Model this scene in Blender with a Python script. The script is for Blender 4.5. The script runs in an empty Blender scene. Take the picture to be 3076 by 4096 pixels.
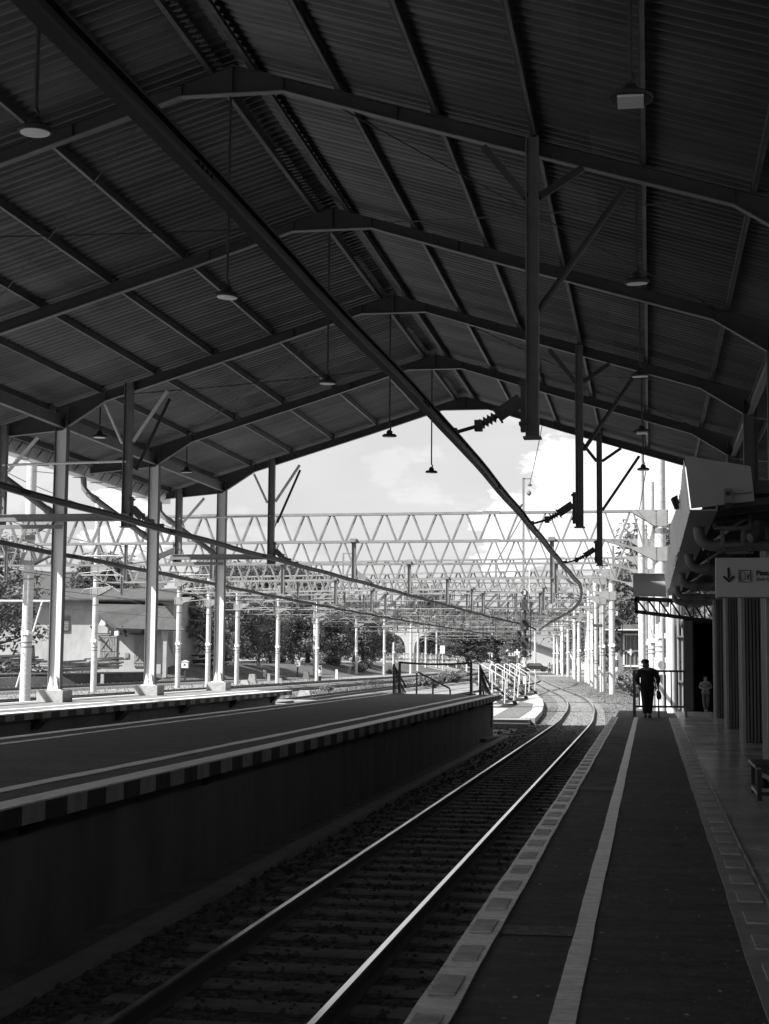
import bpy, math, random
from math import sin, cos, pi, sqrt, radians
from mathutils import Vector, Matrix
random.seed(7)
S = bpy.context.scene
COL = S.collection

# ------------------------------------------------------------------ helpers
WL = {}
def origin(o): return WL.get(o, Vector((0, 0, 0)))

class MB:
    """collects faces (world coordinates) and links them as one mesh object"""
    def __init__(s): s.v = []; s.f = []
    def add(s, vs, fs):
        n = len(s.v); s.v += [tuple(v) for v in vs]; s.f += [tuple(i + n for i in f) for f in fs]; return s
    def box(s, x0, x1, y0, y1, z0, z1):
        return s.add([(x0,y0,z0),(x1,y0,z0),(x1,y1,z0),(x0,y1,z0),(x0,y0,z1),(x1,y0,z1),(x1,y1,z1),(x0,y1,z1)],
                     [(3,2,1,0),(4,5,6,7),(0,1,5,4),(1,2,6,5),(2,3,7,6),(3,0,4,7)])
    def bar(s, p, q, w, h=None, up=(0, 0, 1)):
        p = Vector(p); q = Vector(q); h = w if h is None else h
        d = (q - p)
        if d.length < 1e-6: return s
        d.normalize(); u = Vector(up)
        if abs(d.dot(u)) > .98: u = Vector((0, 1, 0)) if abs(d.y) < .9 else Vector((1, 0, 0))
        a = d.cross(u).normalized(); b = a.cross(d).normalized()
        vs = []
        for c in (p, q):
            for i, j in ((-1,-1),(1,-1),(1,1),(-1,1)): vs.append(c + a*(i*w/2) + b*(j*h/2))
        return s.add(vs, [(3,2,1,0),(4,5,6,7),(0,1,5,4),(1,2,6,5),(2,3,7,6),(3,0,4,7)])
    def tube(s, pts, r, n=8, cap=True):
        pts = [Vector(p) for p in pts]; rs = r if isinstance(r, (list, tuple)) else [r]*len(pts)
        base = len(s.v); prev = None
        for i, p in enumerate(pts):
            d = (pts[min(i+1, len(pts)-1)] - pts[max(i-1, 0)]).normalized()
            if prev is None:
                u = Vector((0,0,1)) if abs(d.z) < .9 else Vector((1,0,0)); a = d.cross(u).normalized()
            else: a = (prev - d*prev.dot(d)).normalized()
            prev = a; b = d.cross(a)
            for k in range(n):
                t = 2*pi*k/n; s.v.append(tuple(p + (a*cos(t) + b*sin(t))*rs[i]))
        for i in range(len(pts)-1):
            for k in range(n):
                s.f.append((base+i*n+k, base+i*n+(k+1)%n, base+(i+1)*n+(k+1)%n, base+(i+1)*n+k))
        if cap:
            s.f.append(tuple(base+k for k in reversed(range(n)))); e = base+(len(pts)-1)*n
            s.f.append(tuple(e+k for k in range(n)))
        return s
    def lathe(s, prof, c, axis=(0,0,1), n=20):
        """prof = [(r, t)] along axis from c"""
        c = Vector(c); d = Vector(axis).normalized(); u = Vector((0,0,1)) if abs(d.z) < .9 else Vector((1,0,0))
        a = d.cross(u).normalized(); b = d.cross(a); base = len(s.v)
        for r, t in prof:
            for k in range(n):
                q = 2*pi*k/n; s.v.append(tuple(c + d*t + (a*cos(q) + b*sin(q))*max(r, 1e-4)))
        for i in range(len(prof)-1):
            for k in range(n):
                s.f.append((base+i*n+k, base+i*n+(k+1)%n, base+(i+1)*n+(k+1)%n, base+(i+1)*n+k))
        s.f.append(tuple(base+k for k in reversed(range(n)))); e = base+(len(prof)-1)*n
        s.f.append(tuple(e+k for k in range(n)))
        return s
    def prism(s, poly, vec):
        n = len(poly); v = Vector(vec); P = [Vector(p) for p in poly]
        vs = P + [p + v for p in P]
        return s.add(vs, [tuple(reversed(range(n))), tuple(range(n, 2*n))] +
                     [(i, (i+1) % n, n+(i+1) % n, n+i) for i in range(n)])
    def sweep(s, pts, prof, close=True):
        """profile [(side, up)] swept along a polyline lying near the XY plane"""
        pts = [Vector(p) for p in pts]; n = len(prof); base = len(s.v)
        for i, p in enumerate(pts):
            d = pts[min(i+1, len(pts)-1)] - pts[max(i-1, 0)]; d.z = 0; d.normalize()
            a = Vector((d.y, -d.x, 0))
            for (sx, uz) in prof: s.v.append(tuple(p + a*sx + Vector((0, 0, uz))))
        for i in range(len(pts)-1):
            for k in range(n):
                s.f.append((base+i*n+k, base+(i+1)*n+k, base+(i+1)*n+(k+1) % n, base+i*n+(k+1) % n))
        s.f.append(tuple(base+k for k in range(n))); e = base+(len(pts)-1)*n
        s.f.append(tuple(e+k for k in reversed(range(n))))
        return s
    def build(s, name, mat, parent=None, at=None, smooth=False, mats=None, fm=None):
        o0 = origin(parent) if parent else Vector(at) if at else Vector((0,0,0))
        me = bpy.data.meshes.new(name)
        me.from_pydata([tuple(Vector(v) - o0) for v in s.v], [], s.f); me.update()
        me.materials.append(mat)
        if smooth:
            me.polygons.foreach_set('use_smooth', [True]*len(me.polygons))
            try: me.set_sharp_from_angle(angle=radians(40))
            except Exception: pass
        o = bpy.data.objects.new(name, me); COL.objects.link(o)
        if parent: o.parent = parent; WL[o] = o0
        else: o.location = o0; WL[o] = o0
        return o

def tag(o, label=None, cat=None, group=None, kind=None):
    if label: o['label'] = label
    if cat: o['category'] = cat
    if group: o['group'] = group
    if kind: o['kind'] = kind
    return o
def thing(name, loc, label, cat, group=None):
    o = bpy.data.objects.new(name, None); COL.objects.link(o); o.location = loc; WL[o] = Vector(loc)
    o.empty_display_size = .2
    return tag(o, label, cat, group)
def copy_tree(o, parent=None, loc=None, rotz=None, scale=None, label=None):
    c = o.copy(); COL.objects.link(c)
    if parent: c.parent = parent
    if loc is not None: c.location = loc; WL[c] = Vector(loc)
    if rotz is not None: c.rotation_euler = (0, 0, rotz)
    if scale is not None: c.scale = scale if hasattr(scale, '__len__') else (scale,)*3
    if label: c['label'] = label
    for ch in list(o.children): copy_tree(ch, c)
    return c

def text(s, size, mat, parent, name, loc, rot=(pi/2, 0, 0), bold=0, shear=0, ext=.003, align='LEFT'):
    cu = bpy.data.curves.new('lettering', 'FONT'); cu.body = s; cu.size = size; cu.extrude = ext
    cu.offset = bold; cu.shear = shear; cu.align_x = align; cu.align_y = 'CENTER'
    ob = bpy.data.objects.new('lettering', cu); COL.objects.link(ob)
    dg = bpy.context.evaluated_depsgraph_get()
    me = bpy.data.meshes.new_from_object(ob.evaluated_get(dg)); bpy.data.objects.remove(ob)
    me.materials.clear(); me.materials.append(mat); me.name = name
    o = bpy.data.objects.new(name, me); COL.objects.link(o); o.parent = parent
    o.location = Vector(loc) - origin(parent); o.rotation_euler = rot; WL[o] = origin(parent)
    return o

# ------------------------------------------------------------------ materials (the photograph is black and white: everything is grey)
def nt(name):
    m = bpy.data.materials.new(name); m.use_nodes = True; t = m.node_tree
    return m, t, t.nodes['Principled BSDF']
def mth(t, op, a, b=None, c=None):
    n = t.nodes.new('ShaderNodeMath'); n.operation = op
    for i, x in enumerate((a, b, c)):
        if x is None: continue
        if isinstance(x, (int, float)): n.inputs[i].default_value = x
        else: t.links.new(x, n.inputs[i])
    return n.outputs[0]
def coords(t, scale=(1,1,1), kind='Object', rot=(0,0,0)):
    c = t.nodes.new('ShaderNodeTexCoord'); mp = t.nodes.new('ShaderNodeMapping')
    mp.inputs['Scale'].default_value = scale; mp.inputs['Rotation'].default_value = rot
    t.links.new(c.outputs[kind], mp.inputs[0]); return mp.outputs[0]
def noise(t, vec, scale, detail=5, rough=.6):
    n = t.nodes.new('ShaderNodeTexNoise'); n.inputs['Scale'].default_value = scale
    n.inputs['Detail'].default_value = detail; n.inputs['Roughness'].default_value = rough
    t.links.new(vec, n.inputs['Vector']); return n.outputs['Fac']
def rng(t, x, a, b, c, d, smooth=False):
    n = t.nodes.new('ShaderNodeMapRange'); n.inputs[1].default_value = a; n.inputs[2].default_value = b
    n.inputs[3].default_value = c; n.inputs[4].default_value = d
    if smooth: n.interpolation_type = 'SMOOTHSTEP'
    t.links.new(x, n.inputs[0]); return n.outputs[0]
def bump(t, b, h, strength, dist=.02):
    n = t.nodes.new('ShaderNodeBump'); n.inputs['Strength'].default_value = strength; n.inputs['Distance'].default_value = dist
    t.links.new(h, n.inputs['Height']); t.links.new(n.outputs[0], b.inputs['Normal'])
def M(name, val, rough=.75, metal=0., var=.2, scale=3., stretch=(1,1,1), bmp=0., bscale=40., spec=.4, rvar=0.):
    m, t, b = nt(name)
    v = coords(t, stretch)
    col = rng(t, noise(t, v, scale, 7, .65), .28, .72, val*(1-var), val*(1+var))
    t.links.new(col, b.inputs['Base Color'])
    b.inputs['Roughness'].default_value = rough; b.inputs['Metallic'].default_value = metal
    b.inputs['Specular IOR Level'].default_value = spec
    if rvar: t.links.new(rng(t, noise(t, v, scale*1.7, 4), .3, .7, rough-rvar, rough+rvar), b.inputs['Roughness'])
    if bmp: bump(t, b, noise(t, coords(t), bscale, 6), bmp)
    return m

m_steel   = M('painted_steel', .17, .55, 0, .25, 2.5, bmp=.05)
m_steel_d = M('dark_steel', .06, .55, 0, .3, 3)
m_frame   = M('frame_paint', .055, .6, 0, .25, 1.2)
m_flange  = M('flange_paint', .13, .5, 0, .3, 2)
m_purlin_d= M('purlin_web', .07, .6, 0, .4, 2)
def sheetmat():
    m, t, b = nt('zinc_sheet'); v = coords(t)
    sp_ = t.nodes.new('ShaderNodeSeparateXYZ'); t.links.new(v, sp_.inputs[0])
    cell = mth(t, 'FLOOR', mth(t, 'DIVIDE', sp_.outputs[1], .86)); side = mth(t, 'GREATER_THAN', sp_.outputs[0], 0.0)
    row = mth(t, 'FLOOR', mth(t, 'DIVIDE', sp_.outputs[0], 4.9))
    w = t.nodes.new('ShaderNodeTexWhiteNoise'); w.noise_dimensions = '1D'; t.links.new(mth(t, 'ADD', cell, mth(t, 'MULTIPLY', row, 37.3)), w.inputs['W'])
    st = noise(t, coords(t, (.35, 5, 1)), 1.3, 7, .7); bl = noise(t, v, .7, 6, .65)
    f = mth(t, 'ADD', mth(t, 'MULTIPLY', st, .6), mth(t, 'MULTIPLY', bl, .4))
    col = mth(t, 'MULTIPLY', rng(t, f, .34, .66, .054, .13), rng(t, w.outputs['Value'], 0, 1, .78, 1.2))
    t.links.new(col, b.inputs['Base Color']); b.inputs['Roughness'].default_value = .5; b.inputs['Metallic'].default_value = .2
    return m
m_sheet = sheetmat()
m_purlin  = M('galvanised_purlin', .15, .5, .2, .5, 2.2, (1, .6, 1))
m_column  = M('column_paint', .74, .55, 0, .10, 1.1, (1, 1, .5), bmp=.03)
m_colfl   = M('column_flange_shade', .13, .6, 0, .15, 1.5)  # column paint darkened: the shade on the flange faces is in the colour
m_bar     = M('conductor_alloy', .03, .5, 0, .3, 2, spec=.2)
m_galv    = M('galvanised_lattice', .185, .6, .2, .25, 2.2, bmp=.03)
m_galv_b  = M('bright_galvanised', .25, .55, .15, .2, 3)
m_white   = M('white_paint', .58, .5, 0, .08, 2)
m_dirtyw  = M('worn_white_paint', .3, .75, 0, .45, 6, bmp=.15, bscale=60)
m_black   = M('black_paint', .03, .5, 0, .3, 4)
m_blackpl = M('signal_black', .035, .6, 0, .3, 4)
m_lens    = M('lamp_diffuser', .75, .35, 0, .05, 5)
m_aspect  = M('signal_glass', .42, .2, 0, .05, 5)
m_conc    = M('concrete', .27, .85, 0, .25, 2.5, bmp=.25, bscale=50)
m_conc_d  = M('old_wall_concrete', .15, .9, 0, .35, 1.1, (1, 1, .35), bmp=.3, bscale=25)
m_plinth  = M('whitewashed_concrete', .36, .85, 0, .25, 6, bmp=.3, bscale=50)
m_pipe    = M('pipe_paint', .18, .5, 0, .12, 3)
m_clad    = M('slat_paint', .17, .55, 0, .2, 2, (3, 3, .4))
m_cladtrim= M('pillar_trim', .36, .5, 0, .15, 2)
m_gutter  = M('gutter_sheet', .72, .42, .55, .2, 1.2, (1, 2, .5))
m_gutter_e= M('gutter_end_sheet', .36, .55, 0, .12, 1.5)
m_signw   = M('sign_face', .62, .45, 0, .05, 2)
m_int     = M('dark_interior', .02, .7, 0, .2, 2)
m_wall    = M('limewashed_wall', .33, .9, 0, .22, .7, (1, 1, .6), bmp=.15, bscale=6)
m_roofs   = M('weathered_roof_sheet', .052, .8, 0, .3, .6, (4, 1, 1))
m_door    = M('old_door_timber', .2, .8, 0, .3, 3, (5, 5, .5))
m_timber  = M('dark_timber', .05, .85, 0, .5, 2)
m_pave    = M('pale_paving', .27, .85, 0, .2, .9, bmp=.15, bscale=15)
m_bark    = M('bark', .09, .9, 0, .4, 6, (1, 1, .3), bmp=.5, bscale=20)
m_hedge   = M('hedge_leaf', .07, .6, 0, .6, 4)
m_skin    = M('skin', .22, .55, 0, .1, 8)
m_cloth_d = M('dark_cloth', .03, .9, 0, .3, 6, bmp=.2, bscale=20)
m_trouser = M('dark_trousers', .04, .9, 0, .3, 6)
m_shoe    = M('shoe', .05, .5, 0, .2, 5)
m_hair    = M('hair', .02, .6, 0, .3, 10)
m_cloth_l = M('light_cloth', .24, .9, 0, .2, 6)
m_cloth_m = M('grey_cloth', .14, .9, 0, .2, 6)
m_insul   = M('insulator_glaze', .12, .3, 0, .2, 6)
m_insul_w = M('pale_insulator', .7, .3, 0, .1, 6)
m_red     = M('bollard_dark', .06, .6, 0, .3, 6)
m_bike    = M('vehicle_paint', .04, .25, .2, .3, 4)

def leafmat(name, v):
    m, t, b = nt(name)
    n = noise(t, coords(t), .9, 3)
    g = t.nodes.new('ShaderNodeNewGeometry')
    col = mth(t, 'MULTIPLY', rng(t, n, .3, .7, v*.6, v*1.5), rng(t, g.outputs['Random Per Island'], 0, 1, .75, 1.2))
    t.links.new(col, b.inputs['Base Color']); b.inputs['Roughness'].default_value = .7; b.inputs['Specular IOR Level'].default_value = .2
    tr = t.nodes.new('ShaderNodeBsdfTranslucent'); t.links.new(col, tr.inputs[0])
    mx = t.nodes.new('ShaderNodeMixShader'); mx.inputs[0].default_value = .4
    t.links.new(b.outputs[0], mx.inputs[1]); t.links.new(tr.outputs[0], mx.inputs[2])
    t.links.new(mx.outputs[0], t.nodes['Material Output'].inputs[0])
    return m
m_leaf  = leafmat('tree_leaf', .16)
m_leaf2 = leafmat('dark_leaf', .10)
m_grass = leafmat('grass_blade', .2)

def polemat():
    m, t, b = nt('spun_concrete')
    v = coords(t)
    n1 = noise(t, coords(t, (1, 1, 4)), 2.5, 8, .7); n2 = noise(t, v, 14, 6)
    n3 = noise(t, coords(t, (6, 6, .25)), 1.6, 5)
    a = mth(t, 'ADD', mth(t, 'MULTIPLY', n1, .5), mth(t, 'ADD', mth(t, 'MULTIPLY', n2, .25), mth(t, 'MULTIPLY', n3, .25)))
    t.links.new(rng(t, a, .36, .64, .34, .62), b.inputs['Base Color']); b.inputs['Roughness'].default_value = .85
    bump(t, b, n2, .25); return m
m_pole = polemat()

def ballastmat(name, lo, hi, sc):
    m, t, b = nt(name)
    v = coords(t)
    vo = t.nodes.new('ShaderNodeTexVoronoi'); vo.inputs['Scale'].default_value = sc; t.links.new(v, vo.inputs['Vector'])
    sep = t.nodes.new('ShaderNodeSeparateColor'); t.links.new(vo.outputs['Color'], sep.inputs[0])
    big = noise(t, v, .12, 6, .65); mid = noise(t, v, 1.3, 5)
    f = mth(t, 'ADD', mth(t, 'MULTIPLY', sep.outputs[0], .45), mth(t, 'ADD', mth(t, 'MULTIPLY', big, .3), mth(t, 'MULTIPLY', mid, .25)))
    dk = rng(t, vo.outputs['Distance'], .0, .75, 1.1, .55)
    t.links.new(mth(t, 'MULTIPLY', rng(t, f, .2, .75, lo, hi), dk), b.inputs['Base Color'])
    b.inputs['Roughness'].default_value = .9
    bump(t, b, mth(t, 'SUBTRACT', 1.0, vo.outputs['Distance']), .9, .05)
    return m
m_ballast = ballastmat('ballast', .085, .225, 16)
m_stone   = M('ballast_stone', .085, .9, 0, .45, 9, bmp=.3)

def groundmat():
    m, t, b = nt('yard_ground')
    v = coords(t)
    big = noise(t, v, .06, 7, .65); fine = noise(t, v, 3.5, 8, .75); mid = noise(t, v, .5, 6, .7)
    g = rng(t, mth(t, 'ADD', mth(t, 'MULTIPLY', big, .6), mth(t, 'MULTIPLY', mid, .4)), .42, .58, 0, 1)
    gravel = rng(t, fine, .25, .75, .11, .3); grass = rng(t, fine, .25, .75, .06, .24)
    mx = t.nodes.new('ShaderNodeMix'); mx.data_type = 'FLOAT'
    t.links.new(g, mx.inputs[0]); t.links.new(grass, mx.inputs[2]); t.links.new(gravel, mx.inputs[3])
    t.links.new(mx.outputs[0], b.inputs['Base Color']); b.inputs['Roughness'].default_value = .95
    bump(t, b, fine, .6, .08); return m
m_ground = groundmat()

def asphaltmat():
    m, t, b = nt('asphalt')
    v = coords(t)
    n1 = noise(t, v, 1.0, 8, .75); n2 = noise(t, v, 26, 5, .8); n3 = noise(t, coords(t, (.8, 5, 1)), 1.1, 6, .7); n4 = noise(t, v, 7, 6, .75)
    f = mth(t, 'ADD', mth(t, 'MULTIPLY', n1, .4), mth(t, 'ADD', mth(t, 'MULTIPLY', n3, .3), mth(t, 'MULTIPLY', n4, .3)))
    base = rng(t, f, .42, .60, .014, .115)
    sp = rng(t, n2, .60, .72, 0, .3)
    cr_ = t.nodes.new('ShaderNodeTexVoronoi'); cr_.feature = 'DISTANCE_TO_EDGE'; cr_.inputs['Scale'].default_value = .55
    wv = t.nodes.new('ShaderNodeVectorMath'); wv.operation = 'ADD'; nn_ = t.nodes.new('ShaderNodeTexNoise'); nn_.inputs['Scale'].default_value = 2.5; t.links.new(v, nn_.inputs['Vector'])
    t.links.new(v, wv.inputs[0]); t.links.new(nn_.outputs['Color'], wv.inputs[1]); t.links.new(wv.outputs[0], cr_.inputs['Vector'])
    crack = rng(t, cr_.outputs['Distance'], 0, .012, .45, 1)
    t.links.new(mth(t, 'MULTIPLY', mth(t, 'ADD', base, mth(t, 'MULTIPLY', sp, .4)), crack), b.inputs['Base Color'])
    t.links.new(rng(t, n1, .3, .7, .6, .9), b.inputs['Roughness'])
    bump(t, b, mth(t, 'ADD', n2, mth(t, 'MULTIPLY', n4, 1.5)), .8, .02); return m
m_asphalt = asphaltmat()

def linemat():
    m, t, b = nt('worn_line_paint')
    v = coords(t)
    n = noise(t, coords(t, (1.2, 5, 1)), 3.5, 8, .75); n2 = noise(t, v, 20, 5, .7)
    t.links.new(mth(t, 'MULTIPLY', rng(t, n, .32, .66, .5, .95), rng(t, n2, .3, .6, .75, 1.03)), b.inputs['Base Color'])
    b.inputs['Roughness'].default_value = .42; bump(t, b, n2, .3, .01); return m
m_line = linemat()

def tilemat():
    m, t, b = nt('polished_floor_tile')
    v = coords(t)
    br = t.nodes.new('ShaderNodeTexBrick'); br.offset = 0
    br.inputs['Scale'].default_value = 1.0; br.inputs['Brick Width'].default_value = .4; br.inputs['Row Height'].default_value = .4
    br.inputs['Mortar Size'].default_value = .004
    br.inputs['Color1'].default_value = (.56,.56,.56,1); br.inputs['Color2'].default_value = (.6,.6,.6,1); br.inputs['Mortar'].default_value = (.36,.36,.36,1)
    t.links.new(v, br.inputs['Vector'])
    n = noise(t, v, .9, 6)
    mx = t.nodes.new('ShaderNodeMix'); mx.data_type = 'RGBA'; mx.blend_type = 'MULTIPLY'; mx.inputs[0].default_value = 1
    t.links.new(br.outputs['Color'], mx.inputs[6]); t.links.new(rng(t, n, .3, .7, .75, 1.15), mx.inputs[7])
    t.links.new(mx.outputs[2], b.inputs['Base Color'])
    t.links.new(rng(t, n, .3, .7, .14, .3), b.inputs['Roughness'])
    b.inputs['Specular IOR Level'].default_value = .5
    return m
m_tile = tilemat()

def railmat(name, v, r, met):
    m, t, b = nt(name)
    n = noise(t, coords(t, (8, .25, 1)), 3, 5)
    t.links.new(rng(t, n, .3, .7, v*.8, v*1.15), b.inputs['Base Color'])
    b.inputs['Metallic'].default_value = met; t.links.new(rng(t, n, .3, .7, r-.06, r+.08), b.inputs['Roughness']); return m
m_railtop = railmat('polished_rail', .9, .15, 1)
m_rail    = railmat('rusty_rail', .07, .8, 0)
m_sleeper = M('sleeper_concrete', .23, .9, 0, .35, 5, bmp=.3)

# ------------------------------------------------------------------ camera
F, YAW, PIT, ROLL, CZ = 3269.09, .1736, .0963, .0087, 2.07
c_, s_ = cos(YAW), sin(YAW); cp, sp = cos(PIT), sin(PIT); cr, sr = cos(ROLL), sin(ROLL)
r0 = Vector((c_, s_, 0)); d0 = Vector((-s_*cp, c_*cp, sp)); u0 = Vector((s_*sp, -c_*sp, cp))
Rv = r0*cr + u0*sr; Uv = u0*cr - r0*sr
cam = bpy.data.cameras.new('camera'); co = bpy.data.objects.new('camera', cam); COL.objects.link(co)
mw = Matrix.Identity(4)
for i in range(3): mw[i][0] = Rv[i]; mw[i][1] = Uv[i]; mw[i][2] = -d0[i]
mw[2][3] = CZ
co.matrix_world = mw
cam.sensor_fit = 'HORIZONTAL'; cam.sensor_width = 36; cam.lens = F/1661*36; cam.clip_end = 6000; cam.clip_start = .1
S.camera = co

# ------------------------------------------------------------------ light and sky
SUND = Vector((.77, .50, -1.0)).normalized()
elev = math.asin(-SUND.z); az = math.atan2(-SUND.x, -SUND.y)     # compass angle of the sun from +Y towards +X
sl = bpy.data.lights.new('sun', 'SUN'); sl.energy = 4.8; sl.angle = radians(.53); sl.color = (1, .995, .985)
so = bpy.data.objects.new('sun', sl); COL.objects.link(so); so.rotation_euler = SUND.to_track_quat('-Z', 'Y').to_euler()
so.location = (-40, -20, 40)
W = bpy.data.worlds.new('World'); S.world = W; W.use_nodes = True; t = W.node_tree
bg = t.nodes['Background']; bg.inputs[1].default_value = .062
sky = t.nodes.new('ShaderNodeTexSky'); sky.sky_type = 'NISHITA'; sky.sun_disc = False
sky.sun_elevation = elev; sky.sun_rotation = az; sky.air_density = 1.2; sky.dust_density = 2.5
bw = t.nodes.new('ShaderNodeRGBToBW'); t.links.new(sky.outputs[0], bw.inputs[0])
gc = t.nodes.new('ShaderNodeTexCoord'); sx = t.nodes.new('ShaderNodeSeparateXYZ'); t.links.new(gc.outputs['Generated'], sx.inputs[0])
mp = t.nodes.new('ShaderNodeMapping'); mp.inputs['Scale'].default_value = (1, 1, 2.2); mp.inputs['Location'].default_value = (.31, .12, .07)
t.links.new(gc.outputs['Generated'], mp.inputs[0])
def wn(sc, det, ro):
    n = t.nodes.new('ShaderNodeTexNoise'); n.inputs['Scale'].default_value = sc; n.inputs['Detail'].default_value = det
    n.inputs['Roughness'].default_value = ro; t.links.new(mp.outputs[0], n.inputs['Vector']); return n.outputs['Fac']
veil = rng(t, wn(5, 6, .55), .3, .7, .8, 1.0)                 # thin high cloud
cum = rng(t, wn(9, 10, .6), .53, .6, 0, 1, True)                # heaped clouds
# one big heaped cloud stands low over the end of the tracks, slightly left of their direction
def cdir(x, y, z): return Vector((x, y, z)).normalized()
def cloudlump(d, r):
    vm = t.nodes.new('ShaderNodeVectorMath'); vm.operation = 'DISTANCE'; t.links.new(gc.outputs['Generated'], vm.inputs[0])
    vm.inputs[1].default_value = d
    return mth(t, 'ADD', vm.outputs['Value'], mth(t, 'MULTIPLY', mth(t, 'SUBTRACT', wn(26, 8, .6), .5), .10)), r
lumps = [((-.040,.99,.100),.045), ((-.005,.99,.122),.042), ((.03,.99,.095),.05), ((-.085,.99,.083),.025), ((.085,.99,.09),.035), ((-.46,.87,.10),.035), ((-.33,.93,.085),.022)]
acc = None
for d, r in lumps:
    x, r = cloudlump(cdir(*d), r)
    q = rng(t, x, r*.82, r*1.12, 1, 0, True)
    acc = q if acc is None else mth(t, 'MAXIMUM', acc, q)
cloud = mth(t, 'MAXIMUM', acc, mth(t, 'MULTIPLY', cum, .14))
base = mth(t, 'ADD', mth(t, 'MULTIPLY', bw.outputs[0], .45), mth(t, 'MULTIPLY', veil, 3.75))
mixn = t.nodes.new('ShaderNodeMix'); mixn.data_type = 'FLOAT'; t.links.new(cloud, mixn.inputs[0]); t.links.new(base, mixn.inputs[2])
t.links.new(rng(t, wn(14, 8, .6), .3, .7, 7.0, 10.5), mixn.inputs[3])
t.links.new(mixn.outputs[0], bg.inputs[0])
S.view_settings.view_transform = 'Standard'; S.view_settings.look = 'None'
S.view_settings.exposure = 1.35; S.view_settings.gamma = 1
try: S.view_settings.use_curve_mapping = False
except Exception: pass
S.cycles.max_bounces = 6; S.cycles.diffuse_bounces = 4; S.cycles.glossy_bounces = 3; S.cycles.transparent_max_bounces = 6

# ------------------------------------------------------------------ ground
def sm(a, b, x):
    x = min(1, max(0, (x-a)/(b-a))); return x*x*(3-2*x)
def gz(X, Y):
    z = -.2
    if X < -12: z = -.2 - .1*sm(-12, -18, X)
    if X < -36:
        up = sm(134, 142, Y)*sm(-38.5, -46, X)*1.5
        dock = (.72 if X < -46.6 else 0) + .8*sm(-50, -60, X)*sm(100, 130, Y)
        z += max(up, min(dock, 1.5))
    return z
xs = sorted(set([-900,-500,-300,-200,-150,-120,-100,-90,-80,-72,-66,-62,-58,-55,-52,-50,-48,-46.7,-46.5,-45,-43,-41,-39,-37,-34,-30,-26,-22,-18,-14,-10,-6,-2,2,6,12,20,30,45,70,110,180,300,500,900]))
ys = [-200,-100,-60,-30,0,20,40,50,60,70,80,90,100,108,116,124,130,134,136,138,140,142,146,152,160,170,185,200,220,250,290,340,400,500,700,1100,2000,4000]
g = MB(); n = len(ys)
g.add([(x, y, gz(x, y)) for x in xs for y in ys], [(i*n+j, (i+1)*n+j, (i+1)*n+j+1, i*n+j+1) for i in range(len(xs)-1) for j in range(n-1)])
tag(g.build('ground', m_ground, smooth=True), kind='structure')

# ------------------------------------------------------------------ tracks
def catmull(pts, step=1.5):
    out = []; P = [Vector((p[0], p[1], 0)) for p in pts]
    for i in range(len(P)-1):
        p0 = P[max(i-1, 0)]; p1 = P[i]; p2 = P[i+1]; p3 = P[min(i+2, len(P)-1)]
        k = max(1, int((p2-p1).length/step))
        for j in range(k):
            u = j/k
            out.append(.5*((2*p1)+(p2-p0)*u+(2*p0-5*p1+4*p2-p3)*u*u+(3*p1-p0-3*p2+p3)*u**3))
    out.append(P[-1]); return out
T1 = catmull([(-2.48,-30),(-2.48,0),(-2.48,25),(-2.48,44),(-2.52,52),(-2.68,58),(-2.95,66),(-3.55,77),(-4.6,90),(-6.1,104),(-7.9,121),(-10.0,142),(-12.0,163),(-14.3,190),(-17.5,218),(-22,250),(-29,290)])
T2 = catmull([(-10.9,-30),(-10.9,20),(-10.9,60),(-10.85,90),(-10.8,115),(-10.85,135),(-11.4,152),(-12.7,168),(-14.6,192)])
T3 = catmull([(-16.2,-30),(-16.2,10),(-16.5,36),(-16.8,50),(-17.6,71),(-18.4,100),(-18.6,130),(-18.4,165),(-18.6,200),(-21.5,240),(-28,290)])
T4 = catmull([(-24,20),(-23.8,60),(-23.4,100),(-23.2,140),(-23.6,190),(-26,240),(-33,300)])
T5 = catmull([(-29.4,20),(-29.3,70),(-29,110),(-28.8,150),(-29,200),(-31,250),(-37,310)])
T6 = catmull([(-39.6,20),(-39.6,70),(-39.8,110),(-40,150),(-41,200),(-43,250)])
def at_y(T, y):
    for a, b in zip(T, T[1:]):
        if a.y <= y <= b.y: return a.x + (b.x-a.x)*(y-a.y)/(b.y-a.y)
    return T[-1].x if y > T[-1].y else T[0].x
def offset(T, o, z=0):
    out = []
    for i, p in enumerate(T):
        d = T[min(i+1, len(T)-1)]-T[max(i-1, 0)]; d.normalize(); out.append(Vector((p.x+d.y*o, p.y-d.x*o, z)))
    return out
RAILP = [(-.055,-.14),(.055,-.14),(.055,-.125),(.012,-.105),(.012,-.04),(.033,-.032),(.033,-.006),(.026,-.001),(-.026,-.001),(-.033,-.006),(-.033,-.032),(-.012,-.04),(-.012,-.105),(-.055,-.125)]
HEADP = [(-.022,-.004),(.022,-.004),(.021,.0015),(-.021,.0015)]
slp = MB().box(-1.0,1.0,-.115,.115,-.33,-.128)
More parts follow.
